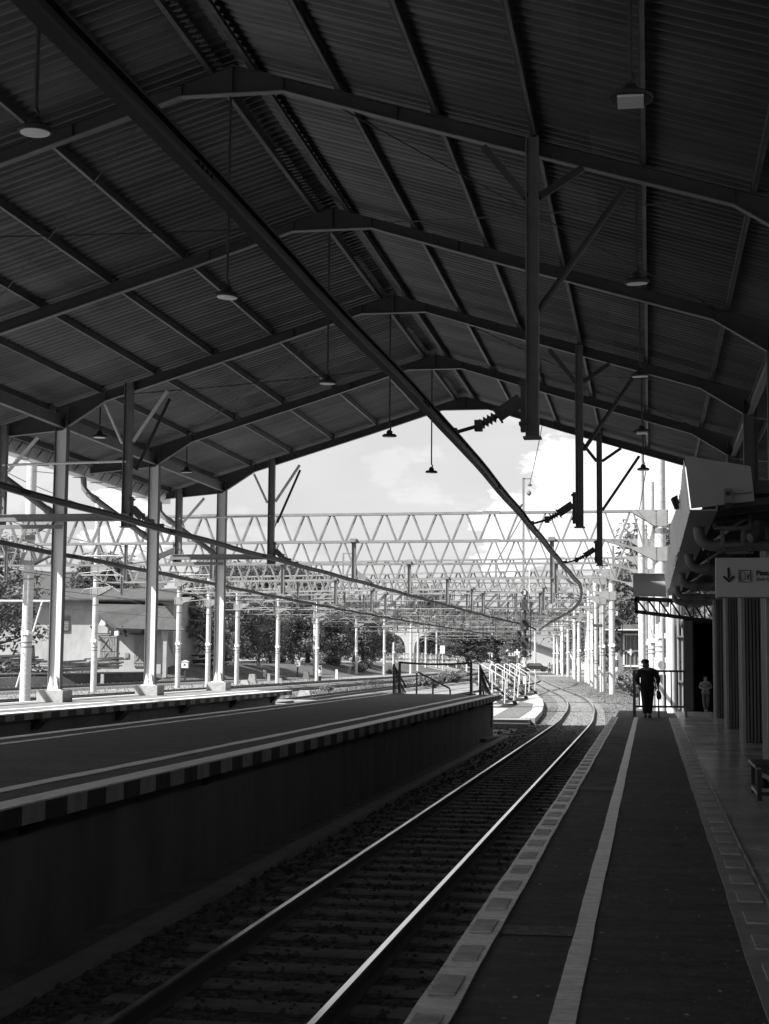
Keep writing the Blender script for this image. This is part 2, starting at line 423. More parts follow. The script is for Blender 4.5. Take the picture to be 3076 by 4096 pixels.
def track(T, label, y0, y1, nmax):
    root = thing('railway_track', (T[0].x, max(T[0].y, 0), -.2), label, 'railway track')
    for s in (-1, 1):
        R_ = offset(T, s*(.5335+.0335))
        r = MB().sweep(R_, RAILP).build('rail', m_rail, root)
        MB().sweep(R_, HEADP).build('rail_head', m_railtop, r)
    spots = []; acc = 0; last = None
    for a, b in zip(T, T[1:]):
        L = (b-a).length; u = acc
        while u < L:
            p = a+(b-a)*(u/L)
            if y0 <= p.y <= y1: spots.append((p, math.atan2(-(b-a).x, (b-a).y)))
            u += .6
        acc = u-L
    proto = None
    for p, an in spots[:nmax]:
        loc = Vector((p.x, p.y, 0))-origin(root)
        if proto is None:
            proto = MB().add(slp.v, slp.f).build('sleeper', m_sleeper); proto.parent = root; o = proto
        else:
            o = proto.copy(); COL.objects.link(o); o.parent = root
        o.location = loc; o.rotation_euler = (0, 0, an)
    rest = MB()
    for p, an in spots[nmax:]:
        ca, sa = cos(an), sin(an)
        rest.add([(p.x+x*ca-y*sa, p.y+x*sa+y*ca, z) for x, y, z in slp.v], slp.f)
    if rest.v: tag(rest.build('sleepers', m_sleeper, root), kind='stuff')
    return root
track(T1, 'nearest track with bright rails between the platforms, bending away left', 5, 200, 100)
track(T2, 'second track, in the trench behind the dark platform, joining the nearest one far off', 40, 160, 100)
track(T3, 'third track, just behind the narrow sunlit platform with the roof columns', 40, 150, 100)
track(T4, 'fourth track, in the open yard beside the square shrubs', 75, 140, 100)
track(T5, 'fifth track, in the open yard in front of the row of left poles', 75, 140, 100)
track(T6, 'farthest left track, in front of the low dark wall of the loading dock', 70, 140, 100)

# ballast beds
def bed(T, w, top=-.148, y0=-30, y1=400):
    P = [p for p in T if y0 <= p.y <= y1]
    return MB().sweep(P, [(-w-.5,-.42),(w+.5,-.42),(w,top),(-w,top)])
for T, w in ((T1,1.45),(T2,1.25),(T3,1.4),(T4,1.5),(T5,1.5),(T6,1.5)):
    tag(bed(T, w).build('ballast_bed', m_ballast), kind='structure')
# sunlit ballast field right of track 1 and between tracks beyond the roof
fld = MB()
fy = [46,52,60,70,80,95,110,130,150,175,200]
L_ = [(at_y(T1,y)-2.0, y) for y in fy]; R_ = [(.95 if y < 60 else 3.5, y) for y in fy]
for i in range(len(fy)-1):
    fld.add([(L_[i][0],L_[i][1],-.165),(R_[i][0],R_[i][1],-.165),(R_[i+1][0],R_[i+1][1],-.165),(L_[i+1][0],L_[i+1][1],-.165)],[(0,1,2,3)])
tag(fld.build('ballast_field', m_ballast), kind='structure')
# loose stones
def stones(name, n, region, zf, smin=.02, smax=.045):
    m = MB()
    base = [(1,0,0),(-1,0,0),(0,1,0),(0,-1,0),(0,0,1),(0,0,-1)]
    fs = [(0,2,4),(2,1,4),(1,3,4),(3,0,4),(2,0,5),(1,2,5),(3,1,5),(0,3,5)]
    for _ in range(n):
        p = region()
        if p is None: continue
        x, y = p; s = random.uniform(smin, smax); a = random.random()*6.28
        vs = []
        for b in base:
            k = s*random.uniform(.6, 1.25); bx, by, bz = b[0]*k, b[1]*k, b[2]*k*.8
            tl = random.uniform(-.3, .3)*s
            vs.append((x+bx*cos(a)-by*sin(a)+tl*b[2], y+bx*sin(a)+by*cos(a), zf(x, y)+bz))
        m.add(vs, fs)
    return tag(m.build(name, m_stone), 'loose grey stones of the '+name.replace('_', ' '), 'stones', kind='stuff')
def reg1():
    y = 6+66*random.random()**1.3; tx = at_y(T1, y); x = tx+random.uniform(-1.45, 1.35)
    for s in (-.567, .567):
        if abs(x-tx-s) < .09: return None
    if random.random() < .55 and ((y-5) % .6) < .23: return None
    return x, y
stones('ballast_stones', 9000, reg1, lambda x, y: -.14)
stones('gravel_stones', 3800, lambda: (random.uniform(-4.2, 1.0) if random.random() < .7 else random.uniform(-10, -3.6), 46+70*random.random()**1.6), lambda x, y: -.15, .03, .07)

# ------------------------------------------------------------------ right-hand platform
PZ = .45
p = thing('platform', (0, 20, 0), 'low dark asphalt platform at right with pale tile lines, where the man walks', 'platform')
MB().box(-1.02, 9, -30, 50, -.45, PZ-.06).build('platform_body', m_conc_d, p)
wob = lambda y, k: .006*sin(y*1.1+k)+.004*sin(y*3.3+2*k)
def strip(x0, x1, y0, y1, z, step=.25, jag=1, k=0, zb=None):
    m = MB(); ny = int((y1-y0)/step); vs = []
    for i in range(ny+1):
        y = y0+(y1-y0)*i/ny
        a = x0+jag*(wob(y, k)+random.uniform(-.004,.004)); b = x1+jag*(wob(y, k+1.3)+random.uniform(-.004,.004))
        vs += [(a, y, z), (b, y, z)]
    fs = [(2*i, 2*i+1, 2*i+3, 2*i+2) for i in range(ny)]
    if zb is not None:
        o = len(vs); vs += [(v[0], v[1], zb) for v in vs[:]]
        fs += [(2*i+2, o+2*i+2, o+2*i, 2*i) for i in range(ny)] + [(2*i+1, o+2*i+1, o+2*i+3, 2*i+3) for i in range(ny)]
        fs += [(0, o, o+1, 1), (2*ny+1, o+2*ny+1, o+2*ny, 2*ny)]
    return m.add(vs, fs)
MB().box(-.98, .53, -30, 50, PZ-.06, PZ).build('asphalt_surface', m_asphalt, p)
es = strip(-1.09, -.895, -30, 44, PZ+.012, .25, .5, 0, PZ-.1); m_et = M('worn_edge_tile', .56, .6, 0, .45, 5, bmp=.2)
y = 7.41-.85*44
while y < 43.5:
    if y > -5:
        dx = random.uniform(-.006, .006)
        MB().box(-1.062+dx, -.93+dx, y, y+.42, PZ+.012, PZ+.019+random.uniform(-.002,.003)).build('raised_tile', m_et, p)
    y += .85
es.build('edge_slab', m_line, p)
strip(-.458, -.342, -30, 44.1, PZ+.006, .2, .35, 4, PZ-.02).build('painted_line', m_line, p)
for y0, y1 in ((9.13, 9.46), (19.3, 19.83), (30.2, 30.7)):
    MB().add([(-.89,y0,PZ+.004),(-.46,y0+.02,PZ+.004),(-.46,y1,PZ+.004),(-.89,y1-.02,PZ+.004)],[(0,1,2,3)]).build('cross_mark', M('faded_line_paint', .17, .85, 0, .6, 14), p)
ts = strip(.51, .765, -30, 44, PZ+.01, .25, .6, 7, PZ-.1)
ts.build('tactile_strip', M('tactile_tile', .36, .5, 0, .35, 4, bmp=.1), p)
m_tt = M('tactile_tile_raised', .46, .45, 0, .3, 5); y = 11.47-.85*40
while y < 43.4:
    if y > -5: MB().box(.575, .735, y, y+.42, PZ+.01, PZ+.022).build('tactile_tile', m_tt, p)
    y += .85
MB().box(.765, 9, -30, 49.6, PZ-.06, PZ+.008).build('tile_floor', m_tile, p)
edge = strip(.758, .772, -30, 44, PZ+.016, .3, .3, 7, PZ)
edge.build('floor_edge_trim', m_line, p)

lt = MB()
for _ in range(700):
    x = random.uniform(-.85, .5); y = 5.5+38*random.random()**1.7; a = random.random()*6.28; k = random.uniform(.006, .022)
    if -.48 < x < -.32: continue
    z = PZ+.004
    lt.add([(x-k*cos(a),y-k*sin(a),z),(x+k*.5*sin(a),y-k*.5*cos(a),z+k*.3),(x+k*cos(a),y+k*sin(a),z+k*.15),(x-k*.5*sin(a),y+k*.5*cos(a),z)],[(0,1,2,3)])
tag(lt.build('litter', M('dry_leaf_bits', .3, .8, 0, .5, 30)), 'dry leaf bits and grit on the dark platform', 'litter', kind='stuff')
# ------------------------------------------------------------------ middle platform (dark, in full shade)
p = thing('platform', (-6.3, 30, 0), 'high dark middle platform in full shade, striped edge, railing at its far end', 'platform')
MB().box(-8.05, -4.6, -30, 45.2, -.5, .84).build('platform_wall', m_conc_d, p)
MB().box(-8.2, -4.62, -30, 45.9, .842, 1.0).build('asphalt_surface', m_asphalt, p)
def striped(x0, x1, y0, y1, z0, z1, phase, pa, rear=False, unit=.425):
    m, t, b = nt('striped_edge_paint')
    v = coords(t); sp_ = t.nodes.new('ShaderNodeSeparateXYZ'); t.links.new(v, sp_.inputs[0])
    wy = mth(t, 'ADD', sp_.outputs[1], mth(t, 'MULTIPLY', noise(t, v, 9, 4), .03))
    k = mth(t, 'FLOORED_MODULO', mth(t, 'DIVIDE', mth(t, 'SUBTRACT', wy, phase-origin(pa).y+.015), unit), 2.0)
    k = mth(t, 'GREATER_THAN', k, 1.0); d = noise(t, coords(t, (1, 1, .3)), 6, 6, .7)
    col = mth(t, 'ADD', mth(t, 'MULTIPLY', k, rng(t, d, .3, .7, .22, .40)), mth(t, 'MULTIPLY', mth(t, 'SUBTRACT', 1.0, k), rng(t, d, .3, .7, .03, .06)))
    t.links.new(col, b.inputs['Base Color']); b.inputs['Roughness'].default_value = .8; bump(t, b, d, .2)
    MB().box(x0, x1, y0, y1, z0, z1).build('striped_edge', m, pa)
striped(-4.66, -4.41, -6, 45.9, .86, 1.0, 9.05-.425*36, p)
strip(-4.63, -4.405, -30, 45.9, 1.014, .3, .4, 2, 1.0).build('edge_slab', m_line, p)
strip(-5.14, -4.99, -30, 45.4, 1.006, .2, 1.2, 3, .99).build('painted_line', m_line, p)
strip(-7.75, -7.64, -30, 45.4, 1.006, .2, 1.2, 5, .99).build('painted_line', m_line, p)
strip(-8.24, -8.06, -30, 45.9, 1.012, .3, .6, 6, .86).build('edge_slab', m_line, p)
for k in range(9):
    y = 6+k*4.7
    MB().prism([(-4.6, y, .86), (-4.42, y, .86), (-4.44, y, .83), (-4.6, y, .74)], (0, .22, 0)).build('edge_bracket', m_black, p)
MB().box(-4.597, -4.56, 44.6, 44.9, .1, .7).build('white_marker_plate', m_dirtyw, p)
# drain kerb below the wall
kd = strip(-4.16, -3.95, -30, 44.0, -.1, .5, .8, 2, -.4)
kd.bar((-4.05, 44.0, -.16), (-4.5, 41.6, -.16), .16, .14)
tag(kd.build('drain_kerb', m_conc, at=(-4.05, 20, -.1)), 'long low concrete drain kerb at the foot of the dark platform wall', 'kerb')

# end railings of the middle platform
rl = thing('platform_barrier', (-6.3, 45.5, 1.0), 'dark railing with slatted wings closing the far end of the middle platform', 'barrier')
for x in (-7.46, -5.29): MB().box(x-.034, x+.034, 45.41, 45.49, 1.0, 1.98).build('post', m_steel_d, rl)
bb = MB(); pts = [(-7.46+2.17*i/8, 45.45, 1.95-.05*sin(pi*i/8)) for i in range(9)]
for a, b in zip(pts, pts[1:]): bb.bar(a, b, .04, .06)
bb.build('top_bar', m_steel_d, rl)
for x0, sg in ((-7.52, -1), (-5.02, 1)):
    w = MB()
    for i in range(9):
        x = x0+sg*(-.12+.045*i) if sg < 0 else x0-.05+.045*i
        h = .88-.075*i
        w.bar((x0+(.0 if sg > 0 else -.12)+.03*i, 45.5+.1*i, 1.0), (x0+(.0 if sg > 0 else -.12)+.012*i, 45.5+.1*i, 1.0+h), .025)
    w.bar((x0+(.0 if sg > 0 else -.12), 45.45, 1.86), (x0+(.0 if sg > 0 else -.12)+.22, 46.4, 1.2), .04)
    w.bar((x0+(.0 if sg > 0 else -.12), 45.45, 1.0), (x0+(.0 if sg > 0 else -.12), 45.45, 1.9), .06)
    w.build('slatted_wing', m_steel_d, rl)
for a in (-7.5, -5.3): MB().box(a-.15, a+.15, 45.3, 45.6, 1.006, 1.03).build('foot_plate', m_plinth if a < -7 else m_steel_d, rl)
hr = MB().tube([(-7.27,47.6,-.2),(-7.27,47.6,1.6),(-7.2,47.6,1.63),(-6.36,48.6,1.13),(-6.33,48.6,1.05),(-6.33,48.6,-.2)], .03)
hr.tube([(-6.82,48.1,1.38),(-6.82,48.1,-.2)], .03)
tag(hr.build('handrail', m_galv, at=(-6.8,48,0)), 'grey pipe handrail sloping down beyond the dark platform end railing', 'handrail')

# ------------------------------------------------------------------ narrow sunlit platform with the roof columns
p = thing('platform', (-12.7, 35, 0), 'narrow sunlit platform under the left roof columns with a black and white striped edge', 'platform')
MB().box(-14.0, -11.5, -10, 46.2, -.5, .87).build('platform_wall', m_conc_d, p)
MB().box(-14.15, -11.45, -10, 47.5, .872, 1.015).build('paved_surface', M('sunlit_platform_paving', .17, .85, 0, .3, 1.5, (2, .5, 1), bmp=.2), p)
striped(-11.5, -11.28, 15, 47.5, .885, 1.015, 20-.425*12, p)
strip(-11.55, -11.27, -10, 47.5, 1.025, .3, .4, 9, 1.0).build('edge_slab', m_line, p)
strip(-12.3, -12.15, -10, 47.2, 1.021, .3, 1, 10, 1.0).build('painted_line', m_line, p)
strip(-13.98, -13.86, -10, 47.2, 1.021, .3, 1, 12, 1.0).build('painted_line', m_line, p)
for k in range(7):
    y = 18+k*4.6
    MB().prism([(-11.5, y, .88), (-11.3, y, .88), (-11.32, y, .83), (-11.5, y, .65)], (0, .4, 0)).build('edge_bracket', m_black, p)

# ------------------------------------------------------------------ train shed
XR, ZR, SL = -5.61, 10.2, .305
XL, XC = -13.38, 2.16
YT = lambda k: 19.56+6.695*(k-1)
zt = lambda x: ZR-SL*abs(x-XR)
XE_L, XE_R = -15.25, 4.1
shed = thing('train_shed', (XR, 20, 0), 'wide dark pitched train shed of corrugated sheets on steel frames and columns', 'train shed')
def frame(k):
    y = YT(k)
    m = MB(); fl_ = MB()
    for sgn, xc, xe in ((-1, XL, XE_L), (1, XC, XE_R)):
        X = [XR, XR+sgn*.72, XR+sgn*3, xc-sgn*1.05, xc, xe]
        dep = [0, 0, .21, .21, .56, .16]
        bot = [9.80, 9.80] + [zt(X[i])-dep[i] for i in (2,3,4,5)]
        for i in range(5):
            a = [(X[i],y-.01,zt(X[i])),(X[i+1],y-.01,zt(X[i+1])),(X[i+1],y-.01,bot[i+1]),(X[i],y-.01,bot[i])]
            m.prism(a if sgn > 0 else a[::-1], (0,.02,0))
            fl_.bar((X[i],y,bot[i]-.006),(X[i+1],y,bot[i+1]-.006),.13,.014)
            m.bar((X[i],y,zt(X[i])-.008),(X[i+1],y,zt(X[i+1])-.008),.13,.014)
        for xx in (XR+sgn*.72, xc-sgn*1.05, XR+sgn*2.3):
            zb = 9.8 if abs(xx-XR) < 1 else zt(xx)-.21
            m.box(xx-.006, xx+.006, y-.06, y+.06, zb, zt(xx)-.016)
    m.box(XR-.01, XR+.01, y-.065, y+.065, 9.8, ZR-.02)
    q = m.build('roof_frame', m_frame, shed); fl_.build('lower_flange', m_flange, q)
for k in range(-6, 6): frame(k)
def column(k, x, zb, plinth):
    y = YT(k); m = MB(); zt_ = zt(x)-.5
    w, f = .30, .17
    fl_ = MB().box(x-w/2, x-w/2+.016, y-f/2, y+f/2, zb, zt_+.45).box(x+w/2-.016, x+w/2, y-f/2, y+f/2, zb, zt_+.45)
    m.box(x-w/2+.016, x+w/2-.016, y-.008, y+.008, zb, zt_+.45)
    for sx_ in (-.09, .05):
        m.prism([(x+sx_-.05, y-.012, zb), (x+sx_+.07, y-.012, zb), (x+sx_+.01, y-.012, zb+.3)], (0, -.09, 0)) if plinth else None
    m.box(x-.2, x+.2, y-.15, y+.15, zb-.02, zb)
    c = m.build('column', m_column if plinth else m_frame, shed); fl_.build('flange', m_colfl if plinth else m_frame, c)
    if plinth:
        MB().box(x-.31, x+.31, y-.3, y+.3, 1.0, zb-.02).build('plinth', m_plinth, c)
for k in range(-6, 6):
    column(k, XL, 1.3, True); column(k, XC, PZ, False)
Y0, Y1 = -21.5, 47.35
# corrugated sheets
def sheet(sgn, xe):
    m = MB(); pitch = .215; ny = int((Y1-Y0)/pitch*8); vs = []
    prof = []
    for i in range(ny+1):
        y = Y0+(Y1-Y0)*i/ny
        ph = (y-Y0)/pitch
        z = .03*max(-.75, min(.75, cos(2*pi*ph)))
        lap = ((y-Y0) % .86)
        if lap < .05: z -= .03
        prof.append((y, z))
    xa, xb = XR, xe
    xsx = [xa, (xa+xb)/2, xb]
    for y, z in prof:
        for xx in xsx: vs.append((xx, y, zt(xx)+.155+z))
    n = 3
    fs = []
    for i in range(ny):
        for j in range(2):
            fs.append((i*n+j, i*n+j+1, (i+1)*n+j+1, (i+1)*n+j))
    m.add(vs, fs); return m.build('roof_sheet', m_sheet, shed, smooth=True)
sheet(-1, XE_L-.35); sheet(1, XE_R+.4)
MB().prism([(XR-.4,Y0,zt(XR-.4)+.185),(XR,Y0,ZR+.20),(XR+.4,Y0,zt(XR+.4)+.185),(XR+.4,Y0,zt(XR+.4)+.195),(XR,Y0,ZR+.215),(XR-.4,Y0,zt(XR-.4)+.195)],(0,Y1-Y0,0)).build('ridge_cap', m_sheet, shed)
def purlin(x, s):
    m = MB(); lp = MB(); z = zt(x)
    segs = [Y0+.3]+[YT(k) for k in range(-6, 6)]+[Y1-.1]
    for a, b in zip(segs, segs[1:]):
        d = random.uniform(-.012, .012)
        m.bar((x+d, a, z+.06), (x+d, b, z+.06), .012, .125)
        lp.bar((x+d+s*.028, a, z+.008), (x+d+s*.028, b, z+.008), .056, .012)
        m.bar((x+d+s*.028, a, z+.118), (x+d+s*.028, b, z+.118), .056, .012)
        lp.bar((x+d+s*.053, a, z+.02), (x+d+s*.053, b, z+.02), .008, .03)
    for k in range(-6, 6): m.box(x-.04, x+.04, YT(k)-.09, YT(k)+.09, z-.004, z+.12)
    q = m.build('purlin', m_purlin_d, shed); lp.build('purlin_lip', m_purlin, q); return q
for x in (-7.0,-8.39,-9.78,-11.13,-12.44,-13.7,-15.1): purlin(x, -1)
for x in (-4.12,-2.8,-1.47,-.05,1.35,2.75,4.0): purlin(x, 1)
for s in (-1, 1):
    m = MB(); x = XR+s*.27
    m.bar((x, Y0+.2, 10.17), (x, Y1, 10.17), .014, .16); m.bar((x+s*.03, Y0+.2, 10.1), (x+s*.03, Y1, 10.1), .07, .012)
    y = Y0+.5
    while s < 0 and y < Y1-.5:
        if (y % 6.7) > 2.6: m.bar((XR-.22, y, 10.13), (XR-.1, y, 10.15), .05, .01)
        y += .16
    m.build('ridge_purlin', m_purlin_d, shed)
# thin cross bracing rods below the sheets
def rod(x0,k0,x1,k1,sag=.05):
    a = Vector((x0,YT(k0),zt(x0)-.03)); b = Vector((x1,YT(k1),zt(x1)-.03))
    pts = [a+(b-a)*u-Vector((0,0,sag*4*u*(1-u))) for u in (0,.25,.5,.75,1)]
    MB().tube(pts, .011, 5).build('bracing_rod', m_steel_d, shed)
for k in (-1,1,3):
    rod(-6.6,k,-12.6,k+1); rod(-12.6,k,-6.6,k+1); rod(-4.7,k,1.3,k+1); rod(1.3,k,-4.7,k+1)
    for x, q in ((1.0, k+1), (-12.2, k+1)):
        MB().tube([(x-.02*j, YT(q)-.12*j-.15, zt(x)-.06) for j in range(4)], .03, 6).build('turnbuckle', m_steel_d, shed)
for x, nm in ((XL, 'l'), (XC, 'r')):
    m = MB(); m.bar((x, Y0+.5, 7.45), (x, Y1-1, 7.45), .012, .26); m.bar((x, Y0+.5, 7.33), (x, Y1-1, 7.33), .12, .014); m.bar((x, Y0+.5, 7.58), (x, Y1-1, 7.58), .12, .014)
    m.build('eave_beam', m_steel, shed)
# left gutter with straps and slanting downpipes
gm = MB()
gm.prism([(-15.42,Y0,7.35),(-15.42,Y0,7.03),(-15.75,Y0,7.03),(-15.75,Y0,7.38),(-15.74,Y0,7.38),(-15.74,Y0,7.045),(-15.43,Y0,7.045),(-15.43,Y0,7.35)], (0, Y1-Y0, 0))
gu = gm.build('gutter', m_gutter, shed)
st = MB(); y = 15
while y < Y1:
    st.tube([(-15.3,y,7.32),(-15.4,y-.12,7.05),(-15.4,y+.0,7.0),(-15.78,y,7.0)], .012, 5)
    st.tube([(-15.25,y+.5,7.34),(-15.41,y+.5,7.1)], .012, 5); st.tube([(-15.25,y+.62,7.34),(-15.41,y+.5,7.1)], .012, 5)
    y += 1.3
st.build('gutter_strap', m_steel_d, gu)
for k in (1,2,3,4,5):
    y = YT(k)+.35
    m = MB().tube([(-15.58,y,7.05),(-15.55,y,6.72),(-15.4,y,6.55),(-13.62,y,5.3),(-13.55,y,5.1),(-13.55,y,3.9)], .085, 12)
    for q in (.1, .9): m.tube([(-15.4+1.78*q-.06,y,6.55-1.25*q+.04),(-15.4+1.78*q+.06,y,6.55-1.25*q-.04)], .1, 12)
    m.build('downpipe', m_pipe, shed, smooth=True)
# verge trim at the far end
m = MB()
for sgn, xe in ((-1, XE_L-.3), (1, XE_R+.35)):
    m.bar((XR, Y1+.02, ZR+.12), (xe, Y1+.02, zt(xe)+.12), .03, .2)
m.build('verge_trim', m_frame, shed)

# ------------------------------------------------------------------ hanging posts that carry the conductor rails
def arm_parts(root, px, py, bx, zc=4.95):
    """insulated arm from a post at px to the rail at bx"""
    s = 1 if bx > px else -1
    pl = MB().box(px+s*.085, px+s*.15, py-.07, py+.07, 5.0, 5.68); pl.box(px+s*.085, px+s*.18, py-.1, py+.1, 5.6, 5.64); pl.box(px+s*.085, px+s*.17, py-.1, py+.1, 5.08, 5.12)
    pl.build('mounting_plate', m_steel_d, root)
    a = Vector((px+s*.15, py, 5.42)); L = abs(bx-px); b = Vector((px+s*(.15+.40*(L-.3)), py, 5.22)); d = (b-a)
    MB().bar(a, b, .12, .16).bar(b-d*.04, b+d*.04, .17, .21).build('arm', m_steel_d, root)
    e = b+Vector((s*.25, 0, -.13)); ins = MB().tube([b, e], .035, 8); u = (e-b).normalized()
    for i in range(4):
        q = b+(e-b)*(.22+.2*i); ins.lathe([(.03, -.03), (.08, .0), (.03, .03)], q, u, 10)
    ins.build('insulator', m_insul, root, smooth=False)
    MB().box(e.x-.05, e.x+.05, py-.06, py+.06, e.z-.07, e.z+.07).tube([e, (bx-s*.06, py, zc+.06)], .025, 8).box(bx-.07, bx+.07, py-.06, py+.06, zc+.04, zc+.11).build('clamp_rod', m_steel_d, root)
def hbeam(m, x, y, z0, z1, w=.17, f=.15):
    m.box(x-w/2, x-w/2+.014, y-f/2, y+f/2, z0, z1); m.box(x+w/2-.014, x+w/2, y-f/2, y+f/2, z0, z1); m.box(x-w/2+.014, x+w/2-.014, y-.007, y+.007, z0, z1)
    m.box(x-w/2-.03, x+w/2+.03, y-f/2-.03, y+f/2+.03, z0-.025, z0); return m
ordn = {-1: 'nearest', 1: 'nearer', 3: 'middle', 5: 'farthest'}
for k in (-1, 1, 3, 5):
    y = YT(k)-.16
    words = {-1: 'hanging post at the top of the picture, only its lower end in view',
             1: 'largest steel post hanging from the roof, its insulated arm reaching left',
             3: 'hanging steel post right of the ridge, between the largest and the thinnest',
             5: 'thin dark post hanging from the last roof frame, smallest right of the ridge'}[k]
    r = thing('hanging_post', (-1.47, y, zt(-1.47)-.2), words, 'hanging post', 'posts hanging from the roof for the conductor rails')
    hbeam(MB(), -1.47, y, 4.93, zt(-1.47)-.02).build('post', m_steel, r)
    MB().bar((-1.55, y, 8.1), (-2.12, y+.1, 8.85), .09, .09).build('brace', m_steel_d, r)
    MB().bar((-1.38, y, 8.1), (-.82, y+.1, 8.5), .09, .09).build('brace', m_steel_d, r)
    MB().tube([(-1.38, y, 6.6), (-.27, y+.3, 8.28)], .045, 8).build('long_brace', m_steel_d, r)
    arm_parts(r, -1.47, y, -2.52)
for k in (1, 3, 5):
    y = YT(k)-.16
    r = thing('hanging_post', (-11.72, y, zt(-11.72)-.2), {1: 'post hanging under the left roof slope beyond the left edge', 3: 'dark hanging post right of the nearest lit column, arm reaching right', 5: 'dark post hanging at the left end of the sky opening with three braces above it'}[k], 'hanging post', 'posts hanging from the roof for the conductor rails')
    hbeam(MB(), -11.72, y, 5.0, zt(-11.72)-.02, .2).build('post', m_steel, r)
    MB().tube([(-12.33, y+.1, 7.85), (-11.86, y, 6.92)], .04, 8).build('brace', m_column, r)
    MB().tube([(-11.6, y, 6.95), (-10.85, y+.1, 8.12)], .045, 8).build('brace', m_column, r)
    MB().tube([(-11.55, y+.1, 6.3), (-10.95, y+.6, 8.02)], .04, 8).build('long_brace', m_steel_d, r)
    arm_parts(r, -11.72, y, -10.9)
    if k != 1 or True:
        r = thing('hanging_post', (-14.75, y, 7.2), {1: 'post hanging outside the left columns beyond the left edge', 3: 'post hanging outside the nearest lit column at the left edge', 5: 'short hanging post outside the farthest lit column, tied back by a double beam'}[k], 'hanging post', 'posts hanging from the roof for the conductor rails')
        hbeam(MB(), -14.75, y, 5.05, zt(-14.75)-.02, .2).build('post', m_steel, r)
        MB().tube([(-14.62, y, 6.3), (-13.95, y+.1, 7.1)], .045, 8).build('brace', m_column, r)
        MB().bar((-14.9, y-.1, 5.21), (-11.6, y-.1, 5.21), .08, .16).bar((-14.9, y-.1, 5.28), (-11.6, y-.1, 5.28), .14, .015).bar((-14.9, y-.1, 5.13), (-11.6, y-.1, 5.13), .14, .015).build('tie_beam', m_steel, r)
        MB().bar((-14.9, y-.1, 5.0), (-13.22, y-.1, 5.0), .08, .09).build('lower_tie_beam', m_steel, r)
        MB().tube([(-14.75, y, 6.45), (-11.75, y, 6.5)], .03, 8).build('upper_tie', m_column, r)
        arm_parts(r, -14.75, y, -16.35)

# ------------------------------------------------------------------ conductor rails (rigid overhead line)
CP = [(-.04,-.06),(.04,-.06),(.045,-.03),(.022,-.02),(.022,.035),(.055,.04),(.055,.06),(-.055,.06),(-.055,.04),(-.022,.035),(-.022,-.02),(-.045,-.03)]
def crail(T, y0, y1, ye, label, dx=0, xf=None):
    P = []
    y = y0
    while y <= y1:
        P.append(Vector(((xf(y) if xf else at_y(T, y)+dx), y, 4.95+.012*sin(y*.9)))); y += 1.2
    r = thing('conductor_rail', (P[0].x, y0, 4.95), label, 'conductor rail', 'overhead conductor rails')
    j = MB().sweep(P, CP); y = y0+3.1
    while y < y1:
        x = xf(y) if xf else at_y(T, y)+dx
        x2 = xf(y+.3) if xf else at_y(T, y+.3)+dx
        for q in range(4): j.box(x-.052, x+.052, y+q*.09, y+q*.09+.03, 4.935, 4.965)
        y += 8.4
    j.build('rail_body', m_bar, r)
    return r
def b1(y):
    base = [(-30,-2.66),(6,-2.66),(9,-2.61),(12.7,-2.56),(19.5,-2.48),(33.2,-2.52),(46.4,-2.6),(52,-2.62)]
    if y >= 58: return at_y(T1, y)+.06+.02*0
    if y > 52: u = (y-52)/6; return -2.62*(1-u)+(at_y(T1, 58)+.06)*u
    for (a, xa), (b, xb) in zip(base, base[1:]):
        if a <= y <= b: return xa+(xb-xa)*(y-a)/(b-a)
    return -2.66
crail(T1, -20, 150, 0, 'thick dark overhead rail crossing the roof from upper left to the right curve', xf=b1)
crail(T2, -20, 147, 0, 'dark overhead rail passing in front of the lit columns, middle of three', xf=lambda y: -10.92+.09*sm(20,70,y) if y < 100 else -10.83+(.45)*sm(100,128,y)*(1 if y < 128 else 1-sm(128,150,y)))
crail(T3, -20, 175, 0, 'dark overhead rail passing behind the lit columns, lowest in the picture', xf=lambda y: at_y(T3, y))

# ------------------------------------------------------------------ pendant lamps
def pendant(x, k, kind, label, z=7.05):
    y = YT(k)+.4; zr = zt(x)+.05
    r = thing('pendant_lamp', (x, y, z), label, 'pendant lamp', 'lamps hanging on rods from the roof')
    MB().tube([(x, y, zr), (x, y, z+.22)], .02 if k else .022, 6).build('rod', m_steel_d, r)
    h = MB(); h.tube([(x, y, z+.24), (x+.03, y, z+.18), (x, y, z+.12)], .02, 6); h.lathe([(.05,.05),(.075,.09),(.06,.13),(.02,.15)], (x, y, z), (0,0,1), 12)
    h.tube([(x-.06,y,z+.05),(x-.03,y,z+.16),(x+.03,y,z+.16),(x+.06,y,z+.05)], .008, 5)
    h.build('hanger', m_black, r)
    tl = Vector((random.uniform(-.06,.06), random.uniform(-.1,.02), 1)).normalized()
    R = .165 if kind == 0 else .2
    MB().lathe([(R*.3,.07),(R*.75,.06),(R,.03),(R,.0),(R*.9,-.006)], (x, y, z), tl, 24).build('shade', m_blackpl, r)
    if kind == 0: MB().lathe([(R*.86,-.004),(R*.84,-.014)], (x, y, z), tl, 24).build('diffuser', m_lens, r)
    else: MB().prism([(x-.115,y-.15,z-.008),(x+.115,y-.15,z-.008),(x+.115,y+.15,z-.008),(x-.115,y+.15,z-.008)], (0,0,-.02)).build('diffuser', m_lens, r)
    return r
ql = {0:'nearest ridge lamp, at the left edge beside the thick overhead rail',1:'ridge lamp in front of the left roof slope, second from the left edge',2:'lamp under the ridge beside the thick overhead rail, third from the left edge',3:'lamp under the ridge hanging against the sky, left one of two',4:'lamp under the ridge hanging lowest against the sky, right one of two'}
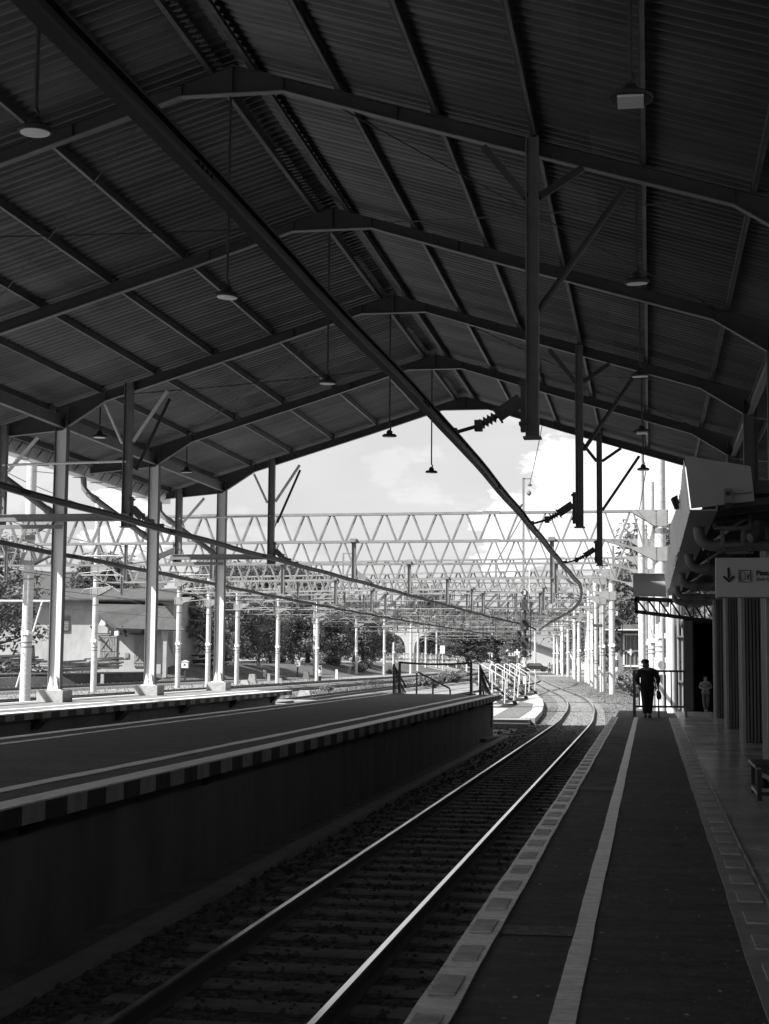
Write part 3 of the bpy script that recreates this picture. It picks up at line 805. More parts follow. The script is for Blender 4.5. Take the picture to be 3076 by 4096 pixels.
qr = {0:'nearest lamp of the right row, wide with a square pale panel, at the upper right',1:'round lamp of the right row, second from the top',2:'round lamp of the right row, third from the top',3:'fourth lamp of the right row, in front of the far roof edge',4:'small lamp of the right row hanging against the cloud below the roof edge'}
for k in range(-1, 5):
    pendant(-5.75, k, 0, ql.get(k, 'lamp under the ridge above the camera, out of the picture'))
    if k >= 0: pendant(-.13, k, 1 if k in (0, 3) else 0, qr[k])
pendant(-12.62, 3, 0, 'small lamp over the sunlit platform right of the nearest lit column', 7.15); pendant(-12.6, 4, 0, 'small lamp over the sunlit platform right of the second lit column', 7.15)
# ------------------------------------------------------------------ lower canopy over the right platform
cn = thing('platform_canopy', (1, 36, 4.2), 'low right canopy with a pale boxed gutter and a dark plate at its near end', 'canopy')
ya, yb = 21.6, 50.0
gl = MB(); ny = 90
# ribbed outer face, slightly wavy like old sheet
vs = []; fs = []
for i in range(ny*3+1):
    y = ya+(yb-ya)*i/(ny*3); q = (i % 6); dx = (-.015 if q in (0, 1, 2) else 0)+.035*sin((y-ya)*.42)*sm(22, 26, y)
    vs += [(.51+dx, y, 4.93+.03*sin(y*.8)), (.585+dx, y, 4.2)]
fs = [(2*i, 2*i+1, 2*i+3, 2*i+2) for i in range(ny*3)]
gl.add(vs, fs); gl.build('gutter_face', m_gutter, cn)
MB().box(.575, .95, ya+.02, yb, 4.17, 4.19).box(.94, .95, ya+.02, yb, 4.19, 4.35).build('gutter_soffit', m_gutter_e, cn)
MB().prism([(.505, ya, 4.95), (.59, ya, 4.2), (1.46, ya, 4.30), (1.41, ya, 4.79)], (0, -.012, 0)).build('end_plate', m_gutter_e, cn)
rs = MB(); pitch = .2
for i in range(int((yb-ya+6)/pitch)):
    y = ya+.3+i*pitch
    if y > yb: break
    rs.prism([(.80, y, 4.32), (4.6, y, 4.75), (4.6, y+.1, 4.75), (.80, y+.1, 4.32)], (0, 0, .03)); rs.prism([(.80, y+.1, 4.36), (4.6, y+.1, 4.79), (4.6, y+.2, 4.79), (.80, y+.2, 4.36)], (0, 0, .03))
rs.build('roof_sheet', m_steel_d, cn)
y = ya+.5
while y < yb: MB().bar((.82, y, 4.27), (4.6, y, 4.66), .06, .1).build('rafter', m_steel, cn); y += 1.1
# cross canopy end: dark plate above an open truss
MB().box(-.52, .53, 50.02, 50.06, 4.14, 4.88).box(-.6, .58, 49.9, 50.6, 4.88, 4.9).build('end_fascia', m_gutter_e, cn)
tr = MB(); tr.bar((-.48,50.2,4.08),(2.2,50.2,3.95),.1,.14); tr.bar((-.46,50.2,3.66),(2.2,50.2,3.33),.1,.12); tr.bar((-.42,50.2,3.6),(-.44,50.2,4.1),.1,.1)
x = -.4
while x < 2.0:
    tr.bar((x,50.2,4.05-.05*(x+.4)), (x+.36,50.2,3.63-.125*(x+.8)), .05, .06); tr.bar((x+.36,50.2,3.6-.12*(x+.8)), (x+.36,50.2,4.05), .04, .05); x += .36
tr.build('end_truss', m_black, cn)
for k in range(1, 6):
    y = (24.3, 30.5, 37.2, 43.9, 48.6)[k-1]
    m = MB().tube([(.78,y,4.17),(.78,y,4.08),(.80,y,3.99),(.86,y,3.92),(.96,y,3.88),(2.2,y,3.88)], .088, 12)
    m.lathe([(.1,0),(.1,.1)], (1.02,y,3.88), (1,0,0), 12)
    m.build('drain_pipe', m_pipe, cn, smooth=True)
    h = MB()
    for xx in (1.15, 1.55): h.bar((xx, y-.12, 3.74), (xx, y-.12, 4.35), .03, .03)
    h.bar((1.1, y-.12, 3.76), (1.6, y-.12, 3.76), .03, .04); h.bar((1.5, y-.2, 4.3), (.92, y+2.2, 3.98), .035, .05)
    h.build('pipe_bracket', m_steel, cn)
for (x0,x1,z0,z1,yy) in ((1.0,1.54,4.12,4.42,23.9),(1.12,1.43,3.86,4.11,23.95),(1.5,1.83,3.9,4.2,24.4)):
    fm_ = MB()
    for a, b in (((x0,z0),(x1,z0)),((x1,z0),(x1,z1)),((x1,z1),(x0,z1)),((x0,z1),(x0,z0))): fm_.bar((a[0],yy,a[1]),(b[0],yy,b[1]),.05,.05,up=(0,1,0))
    fm_.build('hanger_frame', m_steel, cn)
MB().tube([(1.68,24.2,4.25),(1.66,24.2,4.08),(1.62,24.15,4.0),(1.55,24.1,3.98)],.075,12).build('white_elbow', m_pipe, cn, smooth=True)
MB().box(.9, 5, 21.7, 21.8, 4.42, 4.6).build('canopy_beam', m_steel_d, cn)
# speaker / sensor on the end plate
r = thing('wall_sensor', (1.1, ya, 4.35), 'small pale sensor box with a cable on the dark end plate of the canopy', 'sensor')
MB().box(1.045, 1.15, ya-.11, ya-.012, 4.27, 4.47).build('housing', m_pipe, r)
MB().lathe([(.03,0),(.035,.02),(.03,.03)], (1.09, ya-.11, 4.40), (0,-1,0), 12).build('lens', m_black, r)
MB().box(1.055, 1.14, ya-.12, ya-.03, 4.2, 4.265).build('base_box', m_black, r)
MB().tube([(1.14,ya-.05,4.42),(1.22,ya-.03,4.405),(1.32,ya-.03,4.41),(1.42,ya-.02,4.42)], .008, 6).build('cable', m_pipe, r)
r = thing('floodlight', (.48, 27, 4.85), 'small dark floodlight fixed to the outer face of the boxed gutter', 'floodlight')
MB().prism([(.40,26.9,4.92),(.5,26.9,4.97),(.53,26.9,4.74),(.47,26.9,4.72)], (0,.2,0)).build('housing', m_black, r)
MB().prism([(.396,26.92,4.915),(.386,26.92,4.90),(.452,26.92,4.72),(.466,26.92,4.725)], (0,.16,0)).build('glass', m_insul, r)
MB().bar((.5,27,4.85),(.57,27,4.85),.04).build('bracket', m_steel_d, r)

# hanging sign
sg = thing('hanging_sign', (1.5, 24, 3.4), 'pale hanging exit sign with a down arrow above the slatted pillars', 'sign')
MB().box(1.05, 3.4, 24.0, 24.16, 3.06, 3.665).build('sign_box', m_signw, sg)
MB().box(1.02, 1.05, 24.0, 24.17, 3.045, 3.67).build('side_cap', m_white, sg)
MB().box(1.05, 3.4, 23.985, 24.17, 3.045, 3.06).build('bottom_trim', m_steel, sg)
ar = MB(); yy = 23.985
ar.bar((1.21,yy,3.50),(1.215,yy,3.34),.035,.012,up=(0,1,0)); ar.bar((1.215,yy,3.30),(1.145,yy,3.37),.034,.012,up=(0,1,0)); ar.bar((1.215,yy,3.30),(1.285,yy,3.37),.034,.012,up=(0,1,0))
ar.lathe([(.0175,0),(.0175,.012)], (1.21,yy+.006,3.50),(0,-1,0),10); ar.lathe([(.017,0),(.017,.012)], (1.145,yy+.006,3.37),(0,-1,0),10); ar.lathe([(.017,0),(.017,.012)], (1.285,yy+.006,3.37),(0,-1,0),10); ar.lathe([(.017,0),(.017,.0125)], (1.215,yy+.006,3.30),(0,-1,0),10)
ar.build('arrow', m_black, sg)
ic = MB()
def rect(x0,x1,z0,z1,w): 
    for a, b in (((x0,z0),(x1,z0)),((x1,z0),(x1,z1)),((x1,z1),(x0,z1)),((x0,z1),(x0,z0))): ic.bar((a[0],yy,a[1]),(b[0],yy,b[1]),w,.012,up=(0,1,0))
rect(1.365,1.545,3.29,3.47,.011)
for a, b in (((1.455,3.395),(1.455,3.43)),((1.455,3.43),(1.44,3.445)),((1.44,3.445),(1.40,3.445)),((1.40,3.445),(1.39,3.435)),((1.39,3.435),(1.39,3.33)),((1.39,3.33),(1.40,3.32)),((1.40,3.32),(1.445,3.32)),((1.445,3.32),(1.457,3.33)),((1.457,3.33),(1.457,3.365)),((1.455,3.38),(1.475,3.38)),((1.475,3.38),(1.466,3.389)),((1.475,3.38),(1.466,3.371))): ic.bar((a[0],yy,a[1]),(b[0],yy,b[1]),.006,.012,up=(0,1,0))
for a, b, w in (((1.507,3.40),(1.507,3.365),.014),((1.507,3.365),(1.495,3.33),.007),((1.507,3.365),(1.522,3.33),.007),((1.507,3.392),(1.493,3.37),.006),((1.507,3.392),(1.522,3.372),.006)): ic.bar((a[0],yy,a[1]),(b[0],yy,b[1]),w,.012,up=(0,1,0))
ic.lathe([(.009,0),(.009,.012)],(1.508,yy+.006,3.412),(0,-1,0),10)
ic.build('exit_pictogram', m_black, sg)
text('Pintu', .105, m_black, sg, 'lettering', (1.625, 23.99, 3.425), bold=.0035)
text('Exit for', .078, m_black, sg, 'lettering', (1.628, 23.99, 3.335), shear=.25)
for x in (1.9, 2.9): MB().bar((x,24.08,3.665),(x,24.08,4.4),.02).build('hanger_rod', m_steel, sg)

# slatted pillars
def pillar(y, label):
    r = thing('slatted_pillar', (2.3, y, PZ), label, 'pillar', 'slatted pillars of the right platform')
    x0, x1, d, z1 = 1.83, 2.95, 1.1, 3.92
    MB().box(x0+.03, x1-.03, y+.03, y+d-.03, PZ, z1).build('core', m_int, r)
    sl_ = MB(); x = x0+.07
    while x < x1-.06: sl_.box(x, x+.042, y-.012, y+.03, PZ+.02, z1); x += .068
    yq = y+.08
    while yq < y+d-.06: sl_.box(x0-.012, x0+.03, yq, yq+.042, PZ+.02, z1); yq += .068
    sl_.build('slats', m_clad, r)
    MB().box(x0-.02, x0+.05, y-.02, y+.05, PZ, z1).box(x1-.05, x1+.02, y-.02, y+.05, PZ, z1).box(x0-.02, x0+.05, y+d-.05, y+d+.02, PZ, z1).build('corner_trim', m_cladtrim, r)
for y, l in ((44.2,'farthest slatted pillar, beside the dark doorway'),(37.7,'second slatted pillar from the dark doorway'),(31.2,'third slatted pillar from the doorway, behind the bench'),(24.6,'nearest slatted pillar, right under the hanging sign at the picture edge')): pillar(y, l)

# bench
b_ = thing('bench', (1.9, 18.8, PZ), 'black metal bench with a pale seat edge at the right picture edge', 'bench')
MB().box(1.2, 3.2, 18.25, 19.4, .845, .87).build('seat', m_black, b_)
MB().box(1.185, 1.2, 18.25, 19.4, .84, .872).build('pale_edge', m_cladtrim, b_)
for x in (1.24, 3.1):
    for y in (18.28, 19.34): MB().box(x-.025, x+.025, y-.025, y+.025, PZ+.012, .82).build('leg', m_black, b_)
for y in (18.28, 19.34): MB().box(1.265, 3.1, y-.02, y+.02, .80, .844).box(1.265, 3.1, y-.02, y+.02, .52, .56).build('rail', m_black, b_)
MB().bar((1.28,18.28,.8),(1.9,18.28,.56),.035).build('brace', m_black, b_)
MB().box(1.215, 1.265, 18.31, 19.31, .52, .56).build('rail', m_cladtrim, b_)
MB().lathe([(.05,0),(.07,.05),(.05,.1),(.01,.12)], (1.33,18.9,.56),(0,0,1),10).build('bundle', m_black, b_)

# station building at the end of the platform: dark passage
sb = thing('station_building', (4, 52, 0), 'dark station building with an open doorway at the far end of the right platform', 'building')
MB().box(1.08, 1.36, 49.75, 50.1, PZ, 3.36).build('corner_post', M('post_paint', .13, .6, 0, .15, 2), sb)
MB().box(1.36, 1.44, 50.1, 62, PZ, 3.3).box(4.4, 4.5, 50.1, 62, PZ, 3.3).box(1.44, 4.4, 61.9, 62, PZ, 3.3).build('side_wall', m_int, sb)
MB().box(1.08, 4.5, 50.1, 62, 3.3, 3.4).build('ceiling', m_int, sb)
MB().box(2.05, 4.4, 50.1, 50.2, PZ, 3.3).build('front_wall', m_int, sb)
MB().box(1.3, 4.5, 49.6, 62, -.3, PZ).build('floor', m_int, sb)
MB().box(1.60, 1.68, 58.2, 58.25, 1.9, 2.6).box(1.5, 1.9, 58.2, 58.24, 2.62, 2.66).build('notice', m_clad, sb)
MB().box(3.6, 3.8, -30, 49.5, 0, 5.6).build('light_block_wall', m_conc_d, sb)  # added wall, mostly out of view, sized to block light from the right

# fence across the platform end
fe = thing('platform_fence', (.2, 46, PZ), 'steel fence with upright bars behind the walking man', 'fence')
A, B = Vector((-.45, 44.55, 0)), Vector((1.02, 44.75, 0))
def fp(u, z): q = A+(B-A)*u; return (q.x, q.y, z)
MB().bar(fp(0, PZ), fp(0, 1.79), .085).build('post', m_steel, fe)
MB().tube([fp(0, 1.77), fp(1, 1.77)], .03, 8).build('top_rail', m_steel, fe)
MB().tube([fp(0, .75), fp(1, .75)], .03, 8).build('bottom_rail', m_steel, fe)
for i in range(8):
    u = .1+.86*i/7; MB().tube([fp(u, .75), fp(u, 1.77)], .022, 6).build('upright', m_steel, fe)
MB().bar(fp(1, PZ), fp(1, 1.79), .06).build('post', m_steel, fe)
MB().bar(fp(.47, PZ), fp(.47, .75), .05).box(*[v for a, b_2 in zip(fp(.47, PZ)[:2], (.08,.08)) for v in (a-b_2, a+b_2)], PZ+.001, PZ+.02).build('middle_leg', m_steel, fe)

# ------------------------------------------------------------------ people
def skin(name, nodes, edges, mat, parent, sub=2):
    keys = list(nodes); me = bpy.data.meshes.new(name); o0 = origin(parent)
    me.from_pydata([tuple(Vector(nodes[k][0])) for k in keys], [(keys.index(a), keys.index(b)) for a, b in edges], [])
    me.materials.append(mat); o = bpy.data.objects.new(name, me); COL.objects.link(o); o.parent = parent; WL[o] = o0
    md = o.modifiers.new('skin', 'SKIN'); md.use_smooth_shade = True
    ly = me.skin_vertices[0] if me.skin_vertices else me.attributes and None
    if not me.skin_vertices:
        o.modifiers.update() if hasattr(o.modifiers, 'update') else None
    lay = me.skin_vertices[0].data
    for i, k in enumerate(keys):
        r = nodes[k][1]; lay[i].radius = (r, r) if isinstance(r, (int, float)) else r
        lay[i].use_root = (i == 0)
    ss = o.modifiers.new('subsurf', 'SUBSURF'); ss.levels = sub; ss.render_levels = sub
    return o
def person(loc, rz, H, label, look, P, mats, child=False):
    """local frame: facing -Y, X to the viewer's right; metres for a 1.68 m adult scaled to H"""
    root = thing('person', loc, label, 'person'); root.rotation_euler = (0, 0, rz); k = H/1.68; root.scale = (k*(1.0 if look == 'hair' else 1.14), k*1.05, k)
    WL[root] = Vector((0,0,0))
    sk, top, trs, sho, hr_ = mats
    n = {'pel': ((0,0,.92), .125), 'wst': ((0,0,1.06), .115), 'chs': ((.0,-.0,1.24), .135), 'nk0': ((0,.01,1.40), .075), 'nk1': ((P['head'][0]*.4,-.01,1.455), .052), 'hd0': ((P['head'][0]*.7,-.02,1.53), .078), 'hd1': ((P['head'][0],-.025,1.60), .088), 'hd2': ((P['head'][0],-.015,1.655), .062)}
    e = [('pel','wst'),('wst','chs'),('chs','nk0'),('nk0','nk1'),('nk1','hd0'),('hd0','hd1'),('hd1','hd2')]
    for s in 'LR':
        sx_ = 1 if s == 'L' else -1
        n['sh'+s] = ((sx_*.175,0,1.385), .058); n['el'+s] = (P['el'+s], .042); n['wr'+s] = (P['wr'+s], .029); 
        w = Vector(P['wr'+s]); d = (w-Vector(P['el'+s])).normalized(); n['pm'+s] = (tuple(w+d*.07), (.036,.02))
        e += [('nk0','sh'+s),('sh'+s,'el'+s),('el'+s,'wr'+s),('wr'+s,'pm'+s)]
        n['hp'+s] = ((sx_*.095,0,.87), .098); n['kn'+s] = (P['kn'+s], .062); n['an'+s] = (P['an'+s], .040)
        a = Vector(P['an'+s]); n['tt'+s] = (tuple(a+Vector(P.get('toe', (0,-.15,-.045)))), .035)
        e += [('pel','hp'+s),('hp'+s,'kn'+s),('kn'+s,'an'+s),('an'+s,'tt'+s)]
    skin('body', n, e, sk, root)
    # fingers: five short chains per hand, curled
    for s in 'LR':
        w = Vector(P['wr'+s]); d = (w-Vector(P['el'+s])).normalized(); pm = w+d*.075; side = Vector((0,1,0)).cross(d).normalized(); fw = d.cross(side).normalized()
        ff, ee = {}, []
        for i in range(4):
            b0 = pm+fw*(.027-.018*i); L = (.07,.08,.075,.058)[i]
            p1 = b0+d*L*.45; p2 = p1+d*L*.3-side*.012*(1 if s == 'L' else -1); p3 = p2+d*L*.12-side*.02*(1 if s == 'L' else -1)
            for j, (q, r) in enumerate(((b0-d*.03,.0095),(p1,.009),(p2,.0085),(p3,.0075))): ff[(i,j)] = (tuple(q), r)
            ee += [((i,0),(i,1)),((i,1),(i,2)),((i,2),(i,3))]
        t0 = w+d*.03+fw*.025
        for j, (q, r) in enumerate(((t0,.011),(t0+fw*.03+d*.025,.010),(t0+fw*.035+d*.055,.009))): ff[(9,j)] = (tuple(q), r)
        ee += [((9,0),(9,1)),((9,1),(9,2))]
        ee += [((0,0),(1,0)),((1,0),(2,0)),((2,0),(3,0)),((0,0),(9,0))]
        skin('fingers', ff, ee, sk, root, 1)
    # clothes as looser shells over the body
    n2 = {'wst': ((0,0,1.04), (.185,.150)), 'hem': ((0,0,.80), (.185,.15)), 'pel': ((0,0,.90), (.182,.148)), 'chs': ((0,0,1.25), (.205,.165)), 'nk': ((0,.01,1.39), (.12,.095))}
    e2 = [('hem','pel'),('wst','pel'),('wst','chs'),('chs','nk')]
    for s in 'LR':
        sx_ = 1 if s == 'L' else -1; w = Vector(P['wr'+s]); el = Vector(P['el'+s]); q = el+(w-el)*P.get('sleeve', .85)
        n2['sh'+s] = ((sx_*.185,0,1.345), .085); n2['el'+s] = (tuple(el), .07); n2['cf'+s] = (tuple(q), .048)
        e2 += [('nk','sh'+s),('sh'+s,'el'+s),('el'+s,'cf'+s)]
    skin('shirt', n2, e2, top, root)
    n3 = {'pel': ((0,0,.93), (.15,.115))}; e3 = []
    for s in 'LR':
        sx_ = 1 if s == 'L' else -1; a = Vector(P['an'+s]); kn = Vector(P['kn'+s])
        n3['hp'+s] = ((sx_*.09,0,.84), .108); n3['kn'+s] = (tuple(kn), .082); n3['hm'+s] = (tuple(a+(kn-a)*.02), .074)
        e3 += [('pel','hp'+s),('hp'+s,'kn'+s),('kn'+s,'hm'+s)]
    skin('trousers', n3, e3, trs, root)
    for s in 'LR':
        a = Vector(P['an'+s]); tv = Vector(P.get('toe', (0,-.15,-.045)))
        skin('shoe', {'h': (tuple(a+Vector((0,.04,-.045))), .05), 'm': (tuple(a+tv*.5+Vector((0,0,-.028))), .054), 't': (tuple(a+tv*1.15+Vector((0,0,.0))), .048)}, [('h','m'),('m','t')], sho, root, 1)
    hx = P['head'][0]; tn = P['head'][1]        # tn: turn of the face (radians)
    fdir = Vector((sin(tn), -cos(tn), 0)); sd = Vector((cos(tn), sin(tn), 0)); hc = Vector((hx,-.02,1.585))
    hm = MB()
    if look == 'cap':
        hm.lathe([(.099,0),(.104,.02),(.098,.06),(.075,.092),(.035,.106)], hc+Vector((0,.008,.012)), (0,0,1), 18)
        br_ = [hc+fdir*.09+sd*.07+Vector((0,0,.02)), hc+fdir*.17+sd*.045+Vector((0,0,.005)), hc+fdir*.19+Vector((0,0,.003)), hc+fdir*.17-sd*.045+Vector((0,0,.005)), hc+fdir*.09-sd*.07+Vector((0,0,.02))]
        hm.prism(br_, (0,0,.012)); hm.build('cap', hr_, None).parent = root
    else:
        hm.lathe([(.085,-.05),(.098,.0),(.094,.045),(.07,.075),(.03,.085)], hc+Vector((0,.034,.018)), (0,-.35,1), 18); hm.build('hair', hr_, None).parent = root
    fc = MB()
    nb = hc+fdir*.088+Vector((0,0,-.02)); fc.lathe([(.016,0),(.012,.014),(.004,.024)], nb, fdir, 8)
    for q in (-1, 1): fc.lathe([(.012,0),(.02,.006),(.018,.014),(.005,.018)], hc+sd*q*.088+Vector((0,.01,-.012)), sd*q, 8)
    fc.build('nose_and_ears', sk, None).parent = root
    ey = MB()
    for q in (-1, 1): ey.lathe([(.011,0),(.008,.006),(.002,.009)], hc+fdir*.08+sd*q*.034+Vector((0,0,.004)), fdir, 8)
    ey.bar(hc+fdir*.086-sd*.022+Vector((0,0,-.058)), hc+fdir*.086+sd*.022+Vector((0,0,-.058)), .008, .008)
    ey.build('eyes_and_mouth', m_hair, None).parent = root
    return root
man = person((-.08, 44.05, PZ), .1, 1.64, 'man in dark clothes and cap walking on the platform with a shoulder bag', 'cap',
    dict(head=(-.045, -.5), elL=(.29,.04,1.12), wrL=(.25,-.08,.95), elR=(-.27,.03,1.10), wrR=(-.20,-.14,.92), knL=(.075,.02,.49), anL=(.05,-.02,.09), knR=(-.075,-.10,.49), anR=(-.055,.03,.10)),
    (m_skin, m_cloth_d, m_trouser, m_shoe, m_hair))
bg_ = thing('shoulder_bag', (.16, 43.95, 1.15), 'dark shoulder bag hanging at the hip of the walking man', 'bag')
skin('bag_body', {'a': ((.09,.0,-.20), (.12,.08)), 'b': ((.085,.0,-.04), (.135,.085)), 'c': ((.05,0,.1), (.10,.05))}, [('a','b'),('b','c')], m_black, bg_, 2)
MB().tube([(.16,43.97,1.2),(.14,43.93,1.42),(.06,43.93,1.66),(-.0,43.98,1.86),(.04,44.14,1.8),(.14,44.12,1.5),(.17,44.03,1.22)], .014, 6).build('strap', m_black, bg_)
person((1.74, 49.55, PZ+.01), .1, 1.12, 'small figure in pale clothes in the dark doorway, hands held in front', 'hair',
    dict(head=(.0, .15), elL=(.27,.03,1.16), wrL=(.10,-.20,1.10), elR=(-.27,.03,1.16), wrR=(-.10,-.20,1.09), knL=(.08,-.08,.50), anL=(.05,.06,.12), knR=(-.085,-.02,.48), anR=(-.03,-.08,.08)),
    (M('child_skin', .3, .6), m_cloth_l, m_cloth_m, m_dirtyw, m_hair))
# ------------------------------------------------------------------ overhead line gantries in the yard
def pole_mesh(x, y, zb, zt_, r=.215, taper=.9):
    m = MB(); m.lathe([(r, 0), (r*(1+taper)/2, (zt_-zb)/2), (r*taper, zt_-zb)], (x, y, zb), (0,0,1), 20); return m
def bands(x, y, zs, r=.225):
    m = MB()
    for z in zs: m.lathe([(r, 0), (r, .05)], (x, y, z), (0,0,1), 16)
    return m
plate_lbl = M('pole_number_plate', .8, .5, 0, .05, 4)
def lattice(P, Q, zt_, zb, pan, style, w, sep, haunch, g, mat, fine):
    """two-plane lattice beam from P to Q (x, y): chords, then one mesh per brace on the near plane"""
    P = Vector((P[0], P[1], 0)); Q = Vector((Q[0], Q[1], 0)); L = (Q-P).length; u = (Q-P)/L; nrm = Vector((-u.y, u.x, 0))
    n = max(4, round(L/pan)); back = MB()
    def zbf(d):      # lower chord dips towards the right-hand pole
        if haunch and d > L-2.2: return zb-.62*(d-(L-2.2))/2.2
        return zb
    Z = lambda z: Vector((0, 0, z))
    for sd in (-1, 1):
        o = nrm*sep*sd
        tc = MB().bar(P+o+Z(zt_), Q+o+Z(zt_), w, w); bc = MB().bar(P+o+Z(zb), P+u*(L-2.2 if haunch else L)+o+Z(zb), w, w)
        if haunch: bc.bar(P+u*(L-2.23)+o+Z(zb), Q+o+Z(zb-.62), w, w)
        if sd < 0:
            for q in (.23, .61, .86):      # bolted splices
                for m, zz in ((tc, zt_), (bc, zb)):
                    c = P+u*L*q-nrm*(sep+w/2+.008)+Z(zz); m.bar(c-u*.35, c+u*.35, .016, .15)
        tc.build('top_chord', mat, g); bc.build('bottom_chord', mat, g)
        for i in range(n):
            a = L*i/n; b = L*(i+1)/n; c = (a+b)/2
            if style == 'V': ln = ((a+.06, zt_, c-.04, zbf(c)), (c+.04, zbf(c), b-.06, zt_)); ww = .06
            else: ln = ((a, zb, a, zt_), (a, zb, b, zt_)); ww = .08
            for (d0_, z0_, d1_, z1_) in ln:
                m = MB() if (sd < 0 and fine) else back
                m.bar(P+u*d0_+o+Z(z0_), P+u*d1_+o+Z(z1_), ww, .05, up=nrm)
                if m is not back: m.build('brace', mat, g)
    for i in range(n+1):
        a = L*i/n
        back.bar(P+u*a-nrm*sep+Z(zb), P+u*a+nrm*sep+Z(zb), .05)
        back.bar(P+u*a-nrm*sep+Z(zt_), P+u*a+nrm*sep+Z(zt_), .05)
    tag(back.build('lacing', mat, g), kind='stuff')
def bracket(m, x, y, z0, z1, sgn, r=.215, w=.9):
    m.prism([(x+sgn*(r+.12), y-r-.03, z0), (x+sgn*(r+.12), y-r-.03, z1), (x-sgn*(r+w), y-r-.03, z1), (x-sgn*(r+w), y-r-.03, z1-.1), (x-sgn*r, y-r-.03, z0)], (0, .015, 0))
    m.prism([(x+sgn*(r+.12), y+r+.03, z0), (x+sgn*(r+.12), y+r+.03, z1), (x-sgn*(r+w), y+r+.03, z1), (x-sgn*(r+w), y+r+.03, z1-.1), (x-sgn*r, y+r+.03, z0)], (0, .015, 0))
    for zz in [z0+.06+i*(z1-z0-.1)/5 for i in range(6)]:
        for xx in (x-sgn*r*.9, x+sgn*(r+.06)): m.box(xx-.02, xx+.02, y-r-.055, y-r-.03, zz-.018, zz+.018)
def gantry(i, P, Q, style, label, tops=(11, 11), polesat=(True, True), zt_=8.03, zb=6.88, pan=1.13, mid=None, fancy=True):
    g = thing('catenary_gantry', (Q[0], Q[1], -.2), label, 'gantry', 'lattice gantries across the tracks')
    lattice(P, Q, zt_, zb, pan, style, .10 if i < 4 else .09, .085 if style == 'V' else .2, 1 if style == 'V' else 0, g, m_galv, i < 5)
    for (pt, tp, on, sg) in ((P, tops[0], polesat[0], -1), (Q, tops[1], polesat[1], 1), (mid, tops[0], mid is not None, -1)):
        if not on or pt is None: continue
        pl = pole_mesh(pt[0], pt[1], -.4, tp, .235 if i == 0 else .2).build('pole', m_pole, g, smooth=True)
        for za_, zb_ in ((zt_-.62, zt_+.04), (zb-.86, zb-.3)):
            bm_ = MB(); bracket(bm_, pt[0], pt[1], za_, zb_, sg, .2); bm_.build('gusset_plate', m_galv_b, g)
        for zz in (2.4, 2.6, zb-1.5, zt_-.75, zt_-.82, zt_-.89): bands(pt[0], pt[1], (zz,), .243 if i == 0 else .208).build('clamp_band', m_galv, pl)
        pb = MB().box(pt[0]-.17, pt[0]+.17, pt[1]-.262, pt[1]-.25, 2.95, 3.15); pb.lathe([(.25,0),(.25,.12)], (pt[0], pt[1], 2.99), (0,0,1), 16); pb.build('number_plate', plate_lbl, pl)
    Pv, Qv = Vector((P[0],P[1],0)), Vector((Q[0],Q[1],0))
    def ony(x): return P[1]+(Q[1]-P[1])*(x-P[0])/(Q[0]-P[0])
    for T, fx, dx in ((T1, b1, -1.15), (T2, lambda y: at_y(T2, y), -1.2), (T3, lambda y: at_y(T3, y), -1.0)):
        yy = ony(fx(P[1])) ; bx = fx(yy); px = bx+dx
        if yy > 148 or px < P[0]+.5 or px > Q[0]-.5: continue
        m = hbeam(MB(), px, yy, 5.36, zb, .17, .14); m.box(px-.13, px+.13, yy-.32, yy+.32, zb-.02, zb+.12)
        dp = m.build('drop_post', m_galv, g)
        m = MB(); a = Vector((px+.1, yy, 5.62)); b = Vector((px+.55, yy, 5.33)); m.bar(a, b, .12, .16); m.box(px+.085, px+.11, yy-.1, yy+.1, 5.4, 5.9); m.build('arm', m_galv, dp)
        m = MB(); e = Vector((px+.85, yy, 5.12)); m.tube([b, e], .03, 6); uu = (e-b).normalized()
        for q in range(4): m.lathe([(.03,-.03),(.09,0),(.03,.03)], b+(e-b)*(.2+.2*q), uu, 8)
        m.tube([e, (bx, yy, 5.02)], .022, 6); m.build('insulator', m_insul, dp)
    if i >= 4:          # cross-span wires and droppers of the far gantries
        for j, zz in enumerate((6.35, 5.75)):
            sw = MB(); n_ = 9
            for q in range(n_):
                a = Pv+(Qv-Pv)*(q/n_); b = Pv+(Qv-Pv)*((q+1)/n_)
                sw.tube([(a.x,a.y,zz),(b.x,b.y,zz)], .03, 4, False)
                if j == 0: sw.tube([(a.x,a.y,zz),(a.x,a.y,zb)], .03, 4, False)
                if q % 2: sw.lathe([(.03,-.15),(.09,0),(.03,.15)], (a.x,a.y,zz-.2), (0,0,1), 6)
            tag(sw.build('cross_span', m_galv, g), kind='stuff')
        for q in (.3, .42, .55, .68, .8):
            c = Pv+(Qv-Pv)*q
            m = hbeam(MB(), c.x, c.y, 5.5, zb, .14, .12); m.tube([(c.x,c.y,5.6),(c.x+1.2,c.y,5.35)], .03, 5)
            m.build('drop_post', m_galv, g)
    # cantilevers and insulators over the left tracks
    if fancy:
        for T in (T4, T5):
            yy = ony(at_y(T, P[1])); bx = at_y(T, yy); px = bx+1.6
            if px < P[0] or px > Q[0]: continue
            m = hbeam(MB(), px, yy, 5.3, zb, .12, .12)
            dp = m.build('drop_post', m_galv, g)
            m = MB().tube([(px-.1,yy,6.35),(bx-.7,yy,6.35)], .035, 6); m.tube([(px-.1,yy,5.45),(px-1.6,yy,6.3)], .03, 6); m.tube([(px-.5,yy,5.75),(bx-.5,yy,5.6),(bx-.7,yy,5.35)], .022, 6)
            m.build('cantilever', m_galv_b, dp)
            m = MB()
            for q in range(6): m.lathe([(.03,-.02),(.075,0),(.03,.02)], (px-.12-.06*q, yy, 6.35), (-1,0,0), 8)
            m.build('insulator', m_insul_w, dp)
    return g
